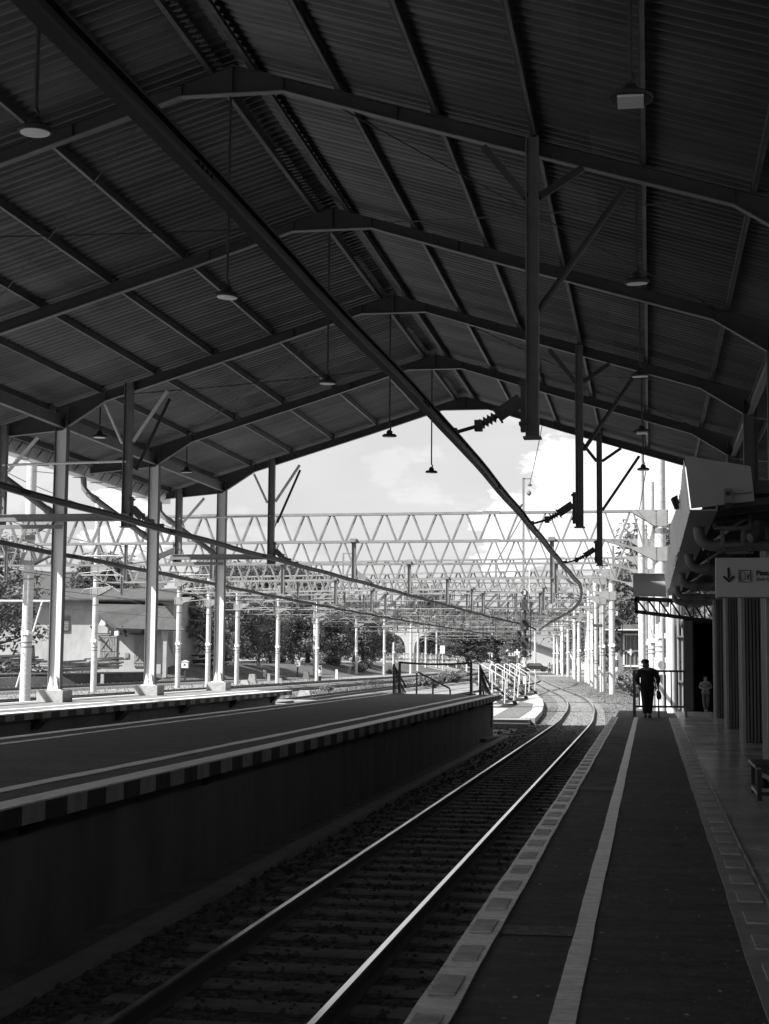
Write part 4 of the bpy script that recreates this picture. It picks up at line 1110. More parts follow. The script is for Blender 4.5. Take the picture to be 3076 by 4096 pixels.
# left pole row (measured from the photograph) and the right pole row along the bend
gantry(0, (-48,63), (.45,61.3), 'V', 'nearest lattice gantry, big right pole by the canopy, stout left pole at the edge', (14.2,13.5), (False,True), mid=(-26.95,63))
gantry(1, (-47,77.6), (.12,76), 'V', 'second nearest lattice gantry, directly behind the nearest one', (11,10.9), (False,True))
gantry(2, (-36.1,95.5), (-.25,89), 'V', 'third lattice gantry, its left pole in front of the warehouse gable', (12.2,9.3))
gantry(3, (-35.4,111.4), (-2.45,101), 'V', 'fourth lattice gantry, its left pole just right of the warehouse', (8.3,9.6))
gantry(4, (-34.4,116), (-3.3,108.6), 'V', 'fifth lattice gantry, close behind the fourth with its right pole behind the right-hand signal', (8.3,8.4))
gantry(5, (-35.3,127.8), (-4.8,131), 'N', 'sixth lattice gantry, its left pole between the third lit column and the trees', (8.2,8.4), zt_=8.6, zb=7.0, pan=1.6)
gantry(6, (-33.7,136), (-6.2,152), 'N', 'seventh lattice gantry, its left pole alone before the dark trees', (8.2,8.4), zt_=8.6, zb=7.0, pan=1.6)
gantry(7, (-33.3,151), (-7.3,160.7), 'N', 'eighth lattice gantry, its left pole behind the distance board', (8.2,8.4), zt_=8.6, zb=7.0, pan=1.7)
gantry(8, (-39.0,175.5), (-9.7,197.5), 'N', 'ninth lattice gantry, its left pole paired beside the distance board pole', (8.6,8.4), zt_=8.6, zb=7.0, pan=1.7)
gantry(9, (-39.7,205), (-10.5,199.5), 'N', 'tenth lattice gantry, its left pole carrying two stay wires', (8.6,8.4), zt_=8.7, zb=7.1, pan=1.8)
gantry(10, (-37.2,213), (-13.9,233.8), 'N', 'eleventh lattice gantry, far off before the flyover', (8.6,8.4), zt_=8.7, zb=7.1, pan=1.8)
gantry(11, (-41.4,246), (-14.8,240), 'N', 'twelfth lattice gantry, far off below the flyover beam', (8.6,8.4), zt_=8.7, zb=7.1, pan=1.8, fancy=False)
gantry(12, (-41.8,285), (-14.6,256), 'N', 'farthest lattice gantry of all', (8.6,8.4), zt_=8.7, zb=7.1, pan=1.8, fancy=False)

# single poles
def single_pole(x, y, top, label, r=.2, arm=None, conduit=False, zb=-.4):
    o = thing('concrete_pole', (x, y, -.2), label, 'pole')
    pl = pole_mesh(x, y, zb, top, r).build('shaft', m_pole, o, smooth=True)
    for zz in (1.8, 2.0, top*.55): bands(x, y, (zz,), r*1.03).build('clamp_band', m_galv, pl)
    if arm:
        m = MB().tube([(x+arm*.1,y,5.6),(x+arm*2.6,y,5.75)], .035, 6).tube([(x+arm*.1,y,4.8),(x+arm*1.9,y,5.7)], .03, 6).tube([(x+arm*1.2,y,5.3),(x+arm*2.2,y,5.35),(x+arm*2.6,y,5.2)], .022, 6)
        m.build('cantilever', m_galv_b, o)
        m = MB()
        for q in range(5): m.lathe([(.03,-.02),(.08,0),(.03,.02)], (x+arm*(.35+.07*q), y, 5.61), (arm,0,0), 8)
        m.build('insulator', m_insul_w, o)
    if conduit: MB().tube([(x+r+.06,y-.05,-.3),(x+r+.06,y-.05,top-.5)], .07, 8).build('conduit', m_pole, o)
    return o
for x, y, top, lab in ((-36.9,235.6,8,'far pale pole under the flyover, left of its pier'),(-39.8,262,8,'far pale pole just right of the flyover pier'),(-41.8,300,8,'far pale pole behind the white railings'),(-30.2,330,9,'small far pole in front of the dark wood'),(-21.5,290,9,'far pole right of the smallest signal'),(-16.2,330,9,'far pole before the white gable houses'),(-12.9,345,10,'far bright pole before the white gable houses')):
    single_pole(x, y, top, lab, .22, 1)
single_pole(.98, 59.5, 5.4, 'short smooth white pole between the big gantry pole and the station post', .24)
single_pole(-.35, 72, 12.6, 'tall square-topped pole just left of the big gantry pole', .17)
for x, y, top, lab in ((-4.1,118,8,'plain pole of the right row behind the signal'),(-5.5,141,8.6,'plain pole in the middle of the right row'),(-8.6,178,8.4,'shaded pole in the middle of the right row'),(-12.2,217,8.4,'slim pole near the far end of the right row')):
    single_pole(x, y, top, lab, .2, -1)
for x, y, lab in ((-3.75,104,'thin steel post tied to the signal pole'),):
    tag(MB().bar((x,y,-.3),(x,y,6),.1).bar((x+.5,y,-.3),(x+.5,y,6),.08).bar((x,y,4.4),(x+.6,y,4.4),.1,.2).build('steel_post', m_galv, at=(x,y,0)), lab, 'post')
# tall mast on a gantry
mt = thing('line_mast', (-7.76, 96, 8), 'slim mast with a slanting brace standing above the gantries against the sky', 'mast')
MB().bar((-7.85,96,5.5),(-7.85,96,13.6),.14,.1).bar((-7.85,96,13.55),(-7.35,96,13.55),.1,.08).build('mast_post', m_galv, mt)
MB().bar((-7.85,96,11.2),(-9.6,96,8.2),.12,.08).bar((-9.6,96,8.2),(-9.6,96,7.2),.12,.08).build('brace', m_galv, mt)
MB().lathe([(.05,0),(.14,.05),(.14,.12),(.05,.2)], (-7.45,96,13.05),(0,0,1),10).lathe([(.03,0),(.17,.12),(.14,.24),(.03,.34)], (-7.5,96,12.45),(0,0,1),10).build('insulator', m_insul, mt)
MB().tube([(-7.48,96,12.45),(-7.48,96,6.2)],.025,6).build('down_lead', m_insul_w, mt)
for x, y, zz in ((-30.5,150,12.6),(-25.5,158,11.8),(-24,175,11.5)):
    tag(MB().bar((x,y,7),(x,y,zz),.16,.1).bar((x,y,zz),(x+1.0,y,zz),.12,.1).build('line_mast', m_galv, at=(x,y,7)), {150:'hooked mast above the gantries, left one, behind the nearest beam',158:'hooked mast above the gantries, middle one',175:'hooked mast above the gantries, right one with a dark crossarm'}[y], 'mast')

# wires
def wire(pts, r, label, sag=0, name='overhead_wire'):
    m = MB()
    for a, b in zip(pts, pts[1:]):
        a = Vector(a); b = Vector(b)
        m.tube([a+(b-a)*u-Vector((0,0,sag*4*u*(1-u))) for u in (0,.2,.4,.6,.8,1)], r, 4, False)
    return tag(m.build(name, m_steel_d, at=pts[0]), label, 'wire')
wire([(-2.6,46,12.5),(-7.45,96,13.2)], .02, 'thin wire rising from the last roof frame to the top of the slim mast', .3)
for T, lab in ((T4, 'contact wire over the fourth track'), (T5, 'contact wire over the fifth track'), (T6, 'contact wire over the farthest left track')):
    ys_ = (55, 77, 95, 111, 128, 151, 176, 205, 240)
    wire([(at_y(T,y)+(.2 if i % 2 else -.2), y, 5.3) for i, y in enumerate(ys_)], .018, lab)
    wire([(at_y(T,y), y, 6.5) for y in ys_], .018, lab.replace('contact', 'carrying'), .45)
for j, (x, z) in enumerate(((-29.5,10.9),(-31.5,9.4),(-37.4,8.8),(-34,7.6))):
    wire([(x-1.5,30,z),(x,63,z-.1),(x-2,95,z-.2),(x-1,128,z-.3),(x-2.5,175,z-.2)], .02, ('topmost','second','third','lowest')[j]+' of the feeder wires strung along the left poles', .5)
for j, (x, z) in enumerate(((.9,8.9),(.2,9.6))):
    wire([(x-.3,61,z),(x-1.2,89,z-.6),(x-3.4,109,z-.8),(x-6.5,152,z-.8),(x-10,198,z-.8),(x-14,250,z-.8)], .02, ('lower','upper')[j]+' feeder wire strung along the right pole row', .35)
wire([(-26.9,63,10.2),(-12,47.5,8.6)], .02, 'slack wire from the stout left pole towards the roof edge', .4)
for T, lab in ((T1,'nearest'),(T2,'second'),(T3,'third')):
    ys_ = (150, 160, 176, 198, 213, 240, 270) if T is not T2 else (118, 131, 150, 160, 176, 190)
    wire([(at_y(T,y)+(.25 if i % 2 else -.25), y, 5.3) for i, y in enumerate(ys_)], .02, 'contact wire over the '+lab+' track far down the yard')
    wire([(at_y(T,y), y, 6.5) for y in ys_], .02, 'carrying wire over the '+lab+' track far down the yard', .5)
for x0 in (-39.6, -39.3):
    wire([(x0,205,5.6),(x0+2.3-2*(x0+39.6),188,-.2)], .03, 'pair of stay wires slanting from a pale pole to the ground' , 0, 'stay_wire')['group'] = 'stay wires of the pale pole'

# ------------------------------------------------------------------ signals
m_mastw = M('signal_mast_white', .6, .5, 0, .1, 3)
def rounded(cx, cy, z0, z1, w, depth=.06):
    pts = [(cx-w/2,cy,z0),(cx+w/2,cy,z0),(cx+w/2,cy,z1-w/2)]
    pts += [(cx+w/2*cos(q), cy, z1-w/2+w/2*sin(q)) for q in [pi*i/10 for i in range(1,10)]] + [(cx-w/2,cy,z1-w/2)]
    return MB().prism(pts, (0, depth, 0))
def hood(cx, cy, cz, r): 
    m = MB(); n = 14
    for i in range(n):
        a0, a1 = pi*(-.15)+pi*1.3*i/n, pi*(-.15)+pi*1.3*(i+1)/n
        q = [(cx+r*cos(a0),cy,cz+r*sin(a0)),(cx+r*cos(a1),cy,cz+r*sin(a1)),(cx+r*cos(a1),cy-.28*(.4+.6*max(0,sin(a1))),cz+r*sin(a1)),(cx+r*cos(a0),cy-.28*(.4+.6*max(0,sin(a0))),cz+r*sin(a0))]
        m.add(q, [(0,1,2,3)])
    return m
def signal(x, y, k, label, zp, plate=True, box_=True, zbase=-.2, low=True, gap=.45, gap2=.75):
    """zp = height of the number plate's centre; k scales the heads"""
    s = thing('track_signal', (x, y, zbase), label, 'signal', 'colour light signals')
    z = zp
    if plate:
        d = .47*k
        MB().prism([(x,y,z-d),(x+d,y,z),(x,y,z+d),(x-d,y,z)], (0,.03,0)).build('number_plate', m_blackpl, s)
        text('3', .62*k, m_white, s, 'number', (x, y-.008, z), bold=.02*k, align='CENTER')
        MB().bar((x-.06,y+.05,z-d),(x-.06,y+.05,z-d-.35),.04).bar((x+.06,y+.05,z-d),(x+.06,y+.05,z-d-.35),.04).build('plate_stem', m_black, s)
        z -= d+.25*k
    if box_:
        MB().prism([(x-.33*k,y,z-1.25*k),(x+.33*k,y,z-1.25*k),(x+.36*k,y,z),(x-.3*k,y,z)], (0,.16,0)).build('route_indicator', m_blackpl, s)
        dm = MB()
        for i in range(7): dm.lathe([(.03,0),(.03,.012)], (x-.2*k+.07*k*i, y, z-.3*k-.09*k*i), (0,-1,0), 6)
        dm.build('indicator_lamps', m_black, s)
        z -= 1.25*k+gap2*k
    # main head: upper aspect dark, lower aspect pale
    z -= 0
    h = .62*k
    hd = rounded(x, y, z-1.0*k, z+.35*k, .92*k).build('signal_head', m_blackpl, s)
    for j, zz in enumerate((z-.12*k, z-.72*k)):
        MB().lathe([(.2*k,0),(.2*k,.02)], (x, y, zz), (0,-1,0), 18).build('aspect', m_aspect if j else m_black, hd)
        hood(x, y-.005, zz, .235*k).build('hood', m_black, hd)
    z -= 1.05*k
    if low:
        z -= gap*k
        h2 = MB().prism([(x-.45*k,y,z-.65*k),(x+.3*k,y,z-.95*k),(x+.45*k,y,z-.5*k),(x+.45*k,y,z+.22*k),(x-.42*k,y,z+.22*k)], (0,.06,0)).build('lower_head', m_blackpl, s)
        for cx_, cz_ in ((x+.2*k, z-.05*k), (x-.2*k, z-.5*k)):
            MB().lathe([(.15*k,0),(.15*k,.02)], (cx_, y, cz_), (0,-1,0), 14).build('aspect', m_black, h2); hood(cx_, y-.005, cz_, .17*k).build('hood', m_black, h2)
        z -= 1.0*k
        z -= .55*k
        h3 = MB().lathe([(.36*k,0),(.36*k,.06)], (x,y+.06,z), (0,-1,0), 18).build('shunt_head', m_blackpl, s)
        MB().lathe([(.2*k,0),(.2*k,.02)], (x,y,z), (0,-1,0), 14).build('aspect', m_insul, h3); hood(x, y-.005, z, .24*k).build('hood', m_black, h3)
        z -= .5*k
    ms = MB(); zz = z; i = 0
    MB().lathe([(.085,0),(.085,zp-.5*k-z)], (x,y+.16,z), (0,0,1), 12).build('upper_mast', m_black, s)
    MB().box(x-.14*k,x+.14*k,y-.02,y,z-.42*k,z-.02).build('small_plate', m_dirtyw, s)
    w_, b_3 = MB(), MB()
    while zz > zbase:
        z2 = max(zbase, zz-.55); (w_ if i % 2 == 0 else b_3).lathe([(.11,0),(.11,zz-z2)], (x,y+.16,z2), (0,0,1), 12); zz = z2; i += 1
    w_.build('white_mast_band', m_mastw, s); b_3.build('dark_mast_band', m_red, s)
    MB().box(x-.2,x+.2,y,y+.32,zbase,zbase+.3).build('base', m_black, s)
    if box_ or low:
        ld = MB(); xl = x+.62*k
        ld.bar((xl,y+.2,z-.1),(xl,y+.2,zp-.9*k),.045)
        for zq in (z, z+1.2*k, z+2.4*k, zp-1.1*k): ld.bar((x,y+.2,zq),(xl,y+.2,zq),.035)
        ld.build('side_guard', m_black, s)
    return s
signal(-7.2, 88.8, .53, 'tallest signal, with a diamond plate 3 and a dark route box, beyond the stairs', 5.96, gap=.91, gap2=1.15, zbase=.0)
signal(-2.49, 118, .7, 'signal with a diamond plate 3 before the trees at right, beside the pole row', 5.64, box_=False)
signal(-12.71, 150, .56, 'smaller signal without a plate, half hidden behind the tallest one', 4.75, plate=False, box_=False)
signal(-20.5, 200, .58, 'small distant signal with a white 3 before the dark wood', 5.37, box_=False)

# white cross markers and the stop board
def cross(x, y, z, k, label):
    o = thing('cross_marker', (x, y, -.2), label, 'marker', 'white cross markers')
    MB().box(x-.11*k,x+.11*k,y-.02,y,z-.38*k,z+.38*k).box(x-.38*k,x-.11*k,y-.02,y,z-.11*k,z+.11*k).box(x+.11*k,x+.38*k,y-.02,y,z-.11*k,z+.11*k).build('cross', m_white, o)
    MB().bar((x,y+.03,-.3),(x,y+.03,z+.1),.07).build('post', m_galv, o)
cross(-10.66, 124, 2.65, .62, 'largest white cross, on a post just left of the tallest signal')
cross(-17.55, 190, 3.1, .6, 'middle white cross, above the small white lettering')
cross(-21.38, 205, 2.8, .6, 'leftmost and smallest white cross, before the dark bushes')
cross(-1.46, 119, 2.7, .62, 'white cross in front of the barred hut window at right')
o = thing('stop_board', (-13.9, 150, -.2), 'low dark board lettered S.35 beside the tallest signal', 'sign')
MB().box(-13.9,-12.9,150,150.04,2.2,2.9).build('board', m_blackpl, o); MB().bar((-13.4,150.06,-.3),(-13.4,150.06,2.3),.08).build('post', m_steel_d, o)
text('S.35', .42, m_white, o, 'lettering', (-13.4,149.99,2.53), bold=.014, align='CENTER')
# distance board
o = thing('distance_board', (-28.64, 131.1, -.25), 'white distance board numbered 6 on a dark foot beside the rails', 'sign')
MB().box(-28.8,-28.48,131.1,131.15,.45,1.4).build('board', m_white, o); MB().box(-28.76,-28.52,131.1,131.16,-.3,.45).build('foot', m_black, o)
text('6', .4, m_black, o, 'number', (-28.64,131.09,1.12), bold=.01, align='CENTER'); text('165', .17, m_black, o, 'number', (-28.64,131.09,.68), align='CENTER')
# relay boxes on posts
for x, y, lab in ((-39.0,166.6,'white cabinet on a post before the dark trees, marked with a small black square'),(-40.7,130,'white cabinet on a post right of the warehouse')):
    o = thing('relay_cabinet', (x, y, -.3), lab, 'cabinet')
    MB().box(x-.29,x+.29,y,y+.35,1.05,1.62).build('case', m_white, o); MB().prism([(x-.34,y-.05,1.62),(x+.34,y-.05,1.62),(x,y-.05,1.74)],(0,.45,0)).build('lid', m_white, o)
    MB().box(x-.07,x+.07,y+.1,y+.24,-.4,1.05).build('stand', m_black, o)
    MB().box(x-.09,x+.09,y-.012,y-.002,1.25,1.40).build('mark', m_black, o)
# little markers and blocks
def marker(x, y, h, label, w=.16, mat=None):
    m = MB(); m.prism([(x-w,y,-.3),(x+w,y,-.3),(x+w*.9,y,h-.05),(x+w*.5,y,h),(x-w*.9,y,h)], (0,.14,0))
    tag(m.build('marker_post', mat or m_white, at=(x,y,-.3)), label, 'marker post', 'low marker posts along the tracks')
for x, y, h, lab, mat in ((-45.2,105.5,.75,'low white marker post left of the stout left pole',m_white),(-45.0,121,.55,'low grey marker stone left of the warehouse gable pole',m_conc),(-39.5,153.8,.75,'low white marker post before the bank, left of the lone pole',m_white),(-36.2,142.6,.5,'low grey marker stone before the bank, left of the lone pole',m_conc),(-34.0,164.2,.8,'low white marker post right of the distance board',m_white),(-31.3,262,1.3,'far low white marker post near the railing top',m_white),(-29.5,120,.4,'low grey marker stone beside the farthest lit column',m_conc)):
    marker(x, y, h, lab, .14, mat)
def block(x, y, w, d, h, label, mat=None, tz=-.25):
    m = MB(); m.prism([(x-w/2,y,tz),(x+w/2,y,tz),(x+w*.32,y,tz+h),(x-w*.32,y,tz+h)], (0,d,0))
    tag(m.build('concrete_block', mat or m_plinth, at=(x,y,tz)), label, 'concrete block')
block(-18.9, 82.5, .85, .5, .5, 'pale sloped concrete block between the sunlit platform and the dark one')
block(-33.8, 124.8, .8, .6, .35, 'pale low concrete block left of the lone pole'); block(-35.2, 132.5, .75, .5, .8, 'grey upright concrete block with a mark left of the lone pole', m_conc)
block(-36.5, 160, .75, .6, .75, 'grey upright concrete block right of the white cabinet', m_conc_d); block(-38.2, 155, 1.6, .6, .35, 'dark low concrete block below the white cabinet', m_conc_d)
# pale crossing strips
for i, (x0, x1, y0, y1) in enumerate(((-17.2,-11.2,60,61.2),(-20,-13,66,67.1),(-22.5,-15.5,72,73.2))):
    tag(MB().box(x0,x1,y0,y1,-.25,.0).build('crossing', m_pave), kind='structure')

# ------------------------------------------------------------------ loading gauge of white pipe
o = thing('loading_gauge', (-38.4, 96, -.3), 'white pipe portal with a leaning brace behind the nearest lit column', 'portal frame')
MB().tube([(-39.0,96,-.3),(-38.55,96,5.3),(-38.7,96,5.62),(-39.0,96,5.68),(-54,96,5.68)], .075, 10).tube([(-54,96,5.68),(-54,96,-.3)], .075, 10).build('portal_pipe', m_white, o, smooth=True)
MB().tube([(-41.6,95.6,-.3),(-40.0,95.9,5.66)], .065, 8).build('leaning_brace', m_white, o, smooth=True)

# ------------------------------------------------------------------ low walkway, stairs
wk = MB(); pv = [(-9.4,50.2),(-4.05,51.3),(-4.0,54),(-4.4,62),(-4.95,70),(-5.7,79),(-7.0,92),(-10,104),(-10.2,92),(-9.6,70)]
wk.prism([(x,y,-.3) for x, y in pv], (0,0,.34))
tag(wk.build('walkway', m_pave), kind='structure')
tag(MB().prism([(-5.4,52.3,.04),(-4.5,52.8,.04),(-4.75,62,.04),(-5.3,70,.04),(-6.2,74,.04)], (0,0,.012)).build('gravel_patch', m_ballast), kind='structure')
tag(strip(-.12,.12,0,1,.02).build('kerb_line', m_white), kind='structure') if False else None
kl = MB(); kp = [(-4.05,52.2),(-4.35,60),(-4.9,69),(-5.6,78),(-6.9,91)]
kl.sweep([Vector((x,y,0)) for x, y in kp], [(-.17,-.1),(.17,-.1),(.17,.075),(-.17,.075)])
tag(kl.build('walkway_kerb', m_dirtyw, at=(-4.9,69,0)), 'pale rough kerb curving along the walkway edge beside the nearest track', 'kerb')
tag(MB().box(-6.6,-3.9,49.6,50.6,-.3,-.02).build('walkway_step', m_conc), kind='structure')
def stairs(x, y, label):
    s = thing('boarding_stairs', (x, y, .04), label, 'stairs', 'mobile boarding stairs on the walkway')
    st_ = MB()
    for i in range(5): st_.box(x-.15-.26*i, x+.12-.26*i, y, y+4.5, .22+.2*i, .25+.2*i)
    st_.build('treads', m_steel_d, s)
    fr = MB()
    for yy in (y, y+4.5): fr.bar((x+.15,yy,.06),(x-1.35,yy,1.2),.04,.12); fr.bar((x-1.35,yy,.04),(x-1.35,yy,1.2),.06); fr.bar((x+.1,yy,.06),(x-1.35,yy,.06),.05); fr.bar((x-.6,yy,.06),(x-1.35,yy,.7),.04)
    fr.build('frame', m_steel_d, s)
    for yy in (y, y+2.2, y+4.5)[:3:2]:
        MB().tube([(x+.02,yy,.2),(x+.06,yy,1.2),(x+.02,yy,1.27),(x-.95,yy,1.83),(x-1.05,yy,1.82),(x-1.07,yy,.9)], .024, 8).tube([(x-.5,yy,1.55),(x-.5,yy,.62)], .022, 8).build('handrail', m_white, s, smooth=True)
    for ya_ in (y-.03, y+4.42): MB().box(x-.02,x+.14,ya_,ya_+.12,.04,.2).build('foot', m_black, s)
stairs(-6.05, 64, 'nearest of the three white-railed boarding stairs on the walkway')
stairs(-6.35, 74, 'middle of the three white-railed boarding stairs on the walkway')
stairs(-6.75, 86, 'farthest of the three white-railed boarding stairs, under the tallest signal')

# ------------------------------------------------------------------ bird on the nearest gantry
o = thing('pigeon', (-5.2, 61.3, 8.1), 'small dark pigeon perched on the top beam of the nearest gantry', 'bird')
MB().tube([(-5.38,61.3,8.14),(-5.28,61.3,8.19),(-5.2,61.3,8.24),(-5.13,61.3,8.27),(-5.08,61.3,8.34),(-5.04,61.3,8.36)], [.012,.05,.075,.065,.04,.02], 10).tube([(-5.04,61.3,8.36),(-4.99,61.3,8.35)], [.014,.004], 6).tube([(-5.2,61.28,8.2),(-5.19,61.28,8.1)], .008, 5).tube([(-5.2,61.33,8.2),(-5.19,61.33,8.1)], .008, 5).build('bird_body', m_insul, o, smooth=True)
# ------------------------------------------------------------------ warehouse and loading dock on the left
wh = thing('warehouse', (-57, 144, 1.2), 'old limewashed warehouse with a porch roof and plank doors', 'building')
MB().box(-76, -46.0, 143, 158, .1, 7.6).build('main_wall', m_wall, wh)
MB().prism([(-77,141.8,7.5),(-45.5,141.8,7.5),(-46.5,150.5,8.9),(-76,150.5,8.9)], (0,.02,.16)).build('main_roof', m_roofs, wh)
MB().prism([(-77,159.2,7.5),(-76,150.5,8.9),(-46.5,150.5,8.9),(-45.5,159.2,7.5)], (0,.02,.16)).build('rear_roof', m_roofs, wh)
MB().add([(-52.6,143,.1),(-45.35,143,.1),(-45.35,137.4,.1),(-51.6,137.4,.1),(-52.9,143,6.75),(-47.6,143,6.7),(-45.35,137.4,4.75),(-51.6,137.4,4.95)],[(0,3,2,1),(4,5,6,7),(0,4,7,3),(3,7,6,2),(2,6,5,1),(1,5,4,0)]).build('porch_wall', m_wall, wh)
MB().add([(-53.9,143,7.38),(-47.2,143,7.3),(-42.6,135.8,4.5),(-49.2,135.8,4.65),(-51.7,137.2,6.05)],[(0,1,2,3,4)]).add([(-53.9,143,7.28),(-47.2,143,7.2),(-42.6,135.8,4.4),(-49.2,135.8,4.55),(-51.7,137.2,5.95)],[(4,3,2,1,0)]).build('porch_roof', m_roofs, wh)
MB().bar((-51.8,137.1,6.05),(-49.2,135.7,4.6),.12,.22).build('bargeboard', m_timber, wh)
for x in (-50.5, -47.1):
    d = MB().box(x-.85,x+.85,137.3,137.395,1.1,4.05); 
    for i in range(7): d.box(x-.85+.245*i,x-.85+.245*i+.2,137.27,137.3,1.1,4.05)
    for z in (1.4, 2.5, 3.8): d.box(x-.85,x+.85,137.24,137.27,z,z+.14)
    d.bar((x-.8,137.235,2.6),(x,137.235,3.8),.12,.03,up=(0,1,0)); d.bar((x+.8,137.235,2.6),(x,137.235,3.8),.12,.03,up=(0,1,0)); d.bar((x-.8,137.235,1.5),(x,137.235,2.5),.12,.03,up=(0,1,0)); d.bar((x+.8,137.235,1.5),(x,137.235,2.5),.12,.03,up=(0,1,0))
    dr = d.build('plank_door', m_door, wh)
    MB().bar((x-1.3,137.25,4.15),(x+1.3,137.25,4.15),.1,.1).bar((x,137.2,4.1),(x,137.2,4.6),.14).build('door_track', m_timber, dr)
for x in (-51.9, -48.8, -45.9): MB().bar((x,137.35,4.3),(x,136.1,4.85),.12).bar((x,137.35,3.9),(x,136.5,4.7),.1).build('eave_bracket', m_timber, wh)
MB().box(-44.8,-44.45,136.3,136.7,.1,4.45).build('porch_post', m_wall, wh)
wv = MB().box(-57.75,-56.65,142.9,142.99,4.5,6.0); 
for i in range(9): wv.box(-57.65,-56.75,142.82,142.9,4.55+.155*i,4.64+.155*i)
wv.build('louvred_window', m_door, wh)
MB().box(-48.87,-48.5,137.3,137.39,1.9,2.35).build('wall_hatch', m_door, wh)
l = MB().box(-49.3,-48.9,135.45,135.75,3.95,4.38).bar((-49.1,137.3,4.6),(-49.1,135.6,4.45),.05); l.build('wall_lamp', m_white, wh)
# farther long shed roof behind
w2 = thing('warehouse', (-80, 200, 2), 'long far shed with a pale tiled roof seen above the warehouse between the gantries', 'building')
MB().box(-112,-66,196,216,0,10.6).build('wall', m_wall, w2)
r2_ = MB()
for i in range(8): r2_.prism([(-113,195+1.3*i,10.5+.42*i),(-65,195+1.3*i,10.5+.42*i),(-65.4,196.35+1.3*i,10.98+.42*i),(-112.6,196.35+1.3*i,10.98+.42*i)],(0,0,.1))
r2_.build('roof', m_roofs, w2)
w3 = thing('garden_wall', (-72, 132, 1), 'grey rendered wall behind the leafy tree at the far left', 'wall')
MB().box(-92,-64.5,131,131.4,.4,5.2).build('wall_face', m_conc_d, w3)
MB().box(-92.1,-64.4,130.9,131.5,5.2,5.32).build('coping', m_conc, w3)
dk = thing('loading_dock', (-46.5, 110, -.3), 'low dark retaining wall of the loading dock below the warehouse', 'wall')
MB().prism([(-48.6,88,-.4),(-45.4,136,-.4),(-45.7,136,-.4),(-48.9,88,-.4)],(0,0,.95)).build('wall_face', M('dock_wall', .045, .9, 0, .5, 1.2), dk)
MB().prism([(-48.5,88,.55),(-45.3,136,.55),(-45.9,136,.55),(-49.1,88,.55)],(0,0,.12)).build('coping', m_conc_d, dk)
# timber stacks and rubble on the dock
def stack(x, y, z, n, L, label, mat):
    m = MB()
    for i in range(n):
        a = random.uniform(-.35, .35); l = L*random.uniform(.6, 1.1); px = x+random.uniform(-.8, .8); py = y+random.uniform(-1, 1); pz = z+random.uniform(0, .09*n)
        m.bar((px-l/2*cos(a), py-l/2*sin(a), pz), (px+l/2*cos(a), py+l/2*sin(a), pz+random.uniform(-.1, .35)), random.uniform(.12, .25), random.uniform(.1, .2))
    tag(m.build('timber_pile', mat, at=(x, y, z)), label, 'timber pile', 'old timber piles on the loading dock')
stack(-58.5,134,1.0,10,5,'dark timber pile under the louvred window',m_timber); stack(-49.5,133,.75,12,4,'dark timber pile between the warehouse doors',m_timber)
stack(-54.5,126,.7,12,3.5,'pale plank pile on the dock before the warehouse corner',m_conc); stack(-50.0,128,.6,10,4,'pale plank pile on the dock before the porch',m_conc)
stack(-67,115,1.0,12,5,'dark timber pile at the far left of the dock',m_timber); stack(-44.2,150,1.4,9,3.5,'dark timber pile beside the porch post',m_timber)
tag(MB().prism([(-58.2,136,.6),(-57.3,136,.6),(-57.5,136,3.0),(-58.0,136,3.1)],(0,.3,0)).build('timber_board', m_timber, at=(-57.8,136,.6)),'dark upright board leaning before the warehouse wall','board')
stones('rubble', 900, lambda: (random.uniform(-66,-48.5), random.uniform(100,134)), lambda x, y: gz(x,y)+.05, .06, .28)
bk = MB(); bx_ = [-66,-60,-56,-52,-50,-48,-46.7,-45,-43,-41,-39,-37.6]; by_ = [134,136,138,140,142,146,152,160,170,185,200,220,250,290]
bk.add([(x,y,gz(x,y)+.035) for x in bx_ for y in by_], [(i*14+j,(i+1)*14+j,(i+1)*14+j+1,i*14+j+1) for i in range(11) for j in range(13)])
tag(bk.build('bank', M('bank_soil', .06, .95, 0, .6, 1.2, bmp=.5, bscale=6), smooth=True), kind='structure')
# striped road kerb on the bank
o = thing('road_kerb', (-55, 175, 1.3), 'long black and white kerb along the bank below the trees', 'kerb')
k1, k2 = MB(), MB(); P = [(-43,146),(-46,160),(-50,180),(-54,205),(-58,240),(-60,290)]; CP2 = catmull(P, 1.1)
for i, (a, b) in enumerate(zip(CP2, CP2[1:])): (k1 if i % 2 else k2).bar((a.x,a.y,1.42),(b.x,b.y,1.42),.25,.3)
k1.build('white_stripe', m_white, o); k2.build('black_stripe', m_black, o)
tag(MB().prism([(-47,168,1.34),(-52,166,1.34),(-66,215,1.34),(-60,215,1.34)],(0,0,.03)).build('road', m_pave), kind='structure')

# ------------------------------------------------------------------ trees and shrubs
def leaves(m, c, rx, ry, rz, n, s, shell=.55):
    for _ in range(n):
        while True:
            d = Vector((random.gauss(0,1), random.gauss(0,1), random.gauss(0,1)))
            if d.length > .1: break
        d.normalize(); rr = shell+(1-shell)*random.random()**.7
        p = Vector((c[0]+d.x*rx*rr, c[1]+d.y*ry*rr, c[2]+d.z*rz*rr))
        nn = (d+Vector((random.gauss(0,.6), random.gauss(0,.6), random.gauss(0,.5)+.5))).normalized()
        a = nn.orthogonal().normalized(); q = random.random()*6.28; b = nn.cross(a); a, b = a*cos(q)+b*sin(q), b*cos(q)-a*sin(q)
        k = s*random.uniform(.6, 1.3); w = k*.42
        m.add([p-a*k*.5, p+b*w*.5-nn*k*.05, p+a*k*.5-nn*k*.18, p-b*w*.5-nn*k*.05], [(0,1,2,3)])
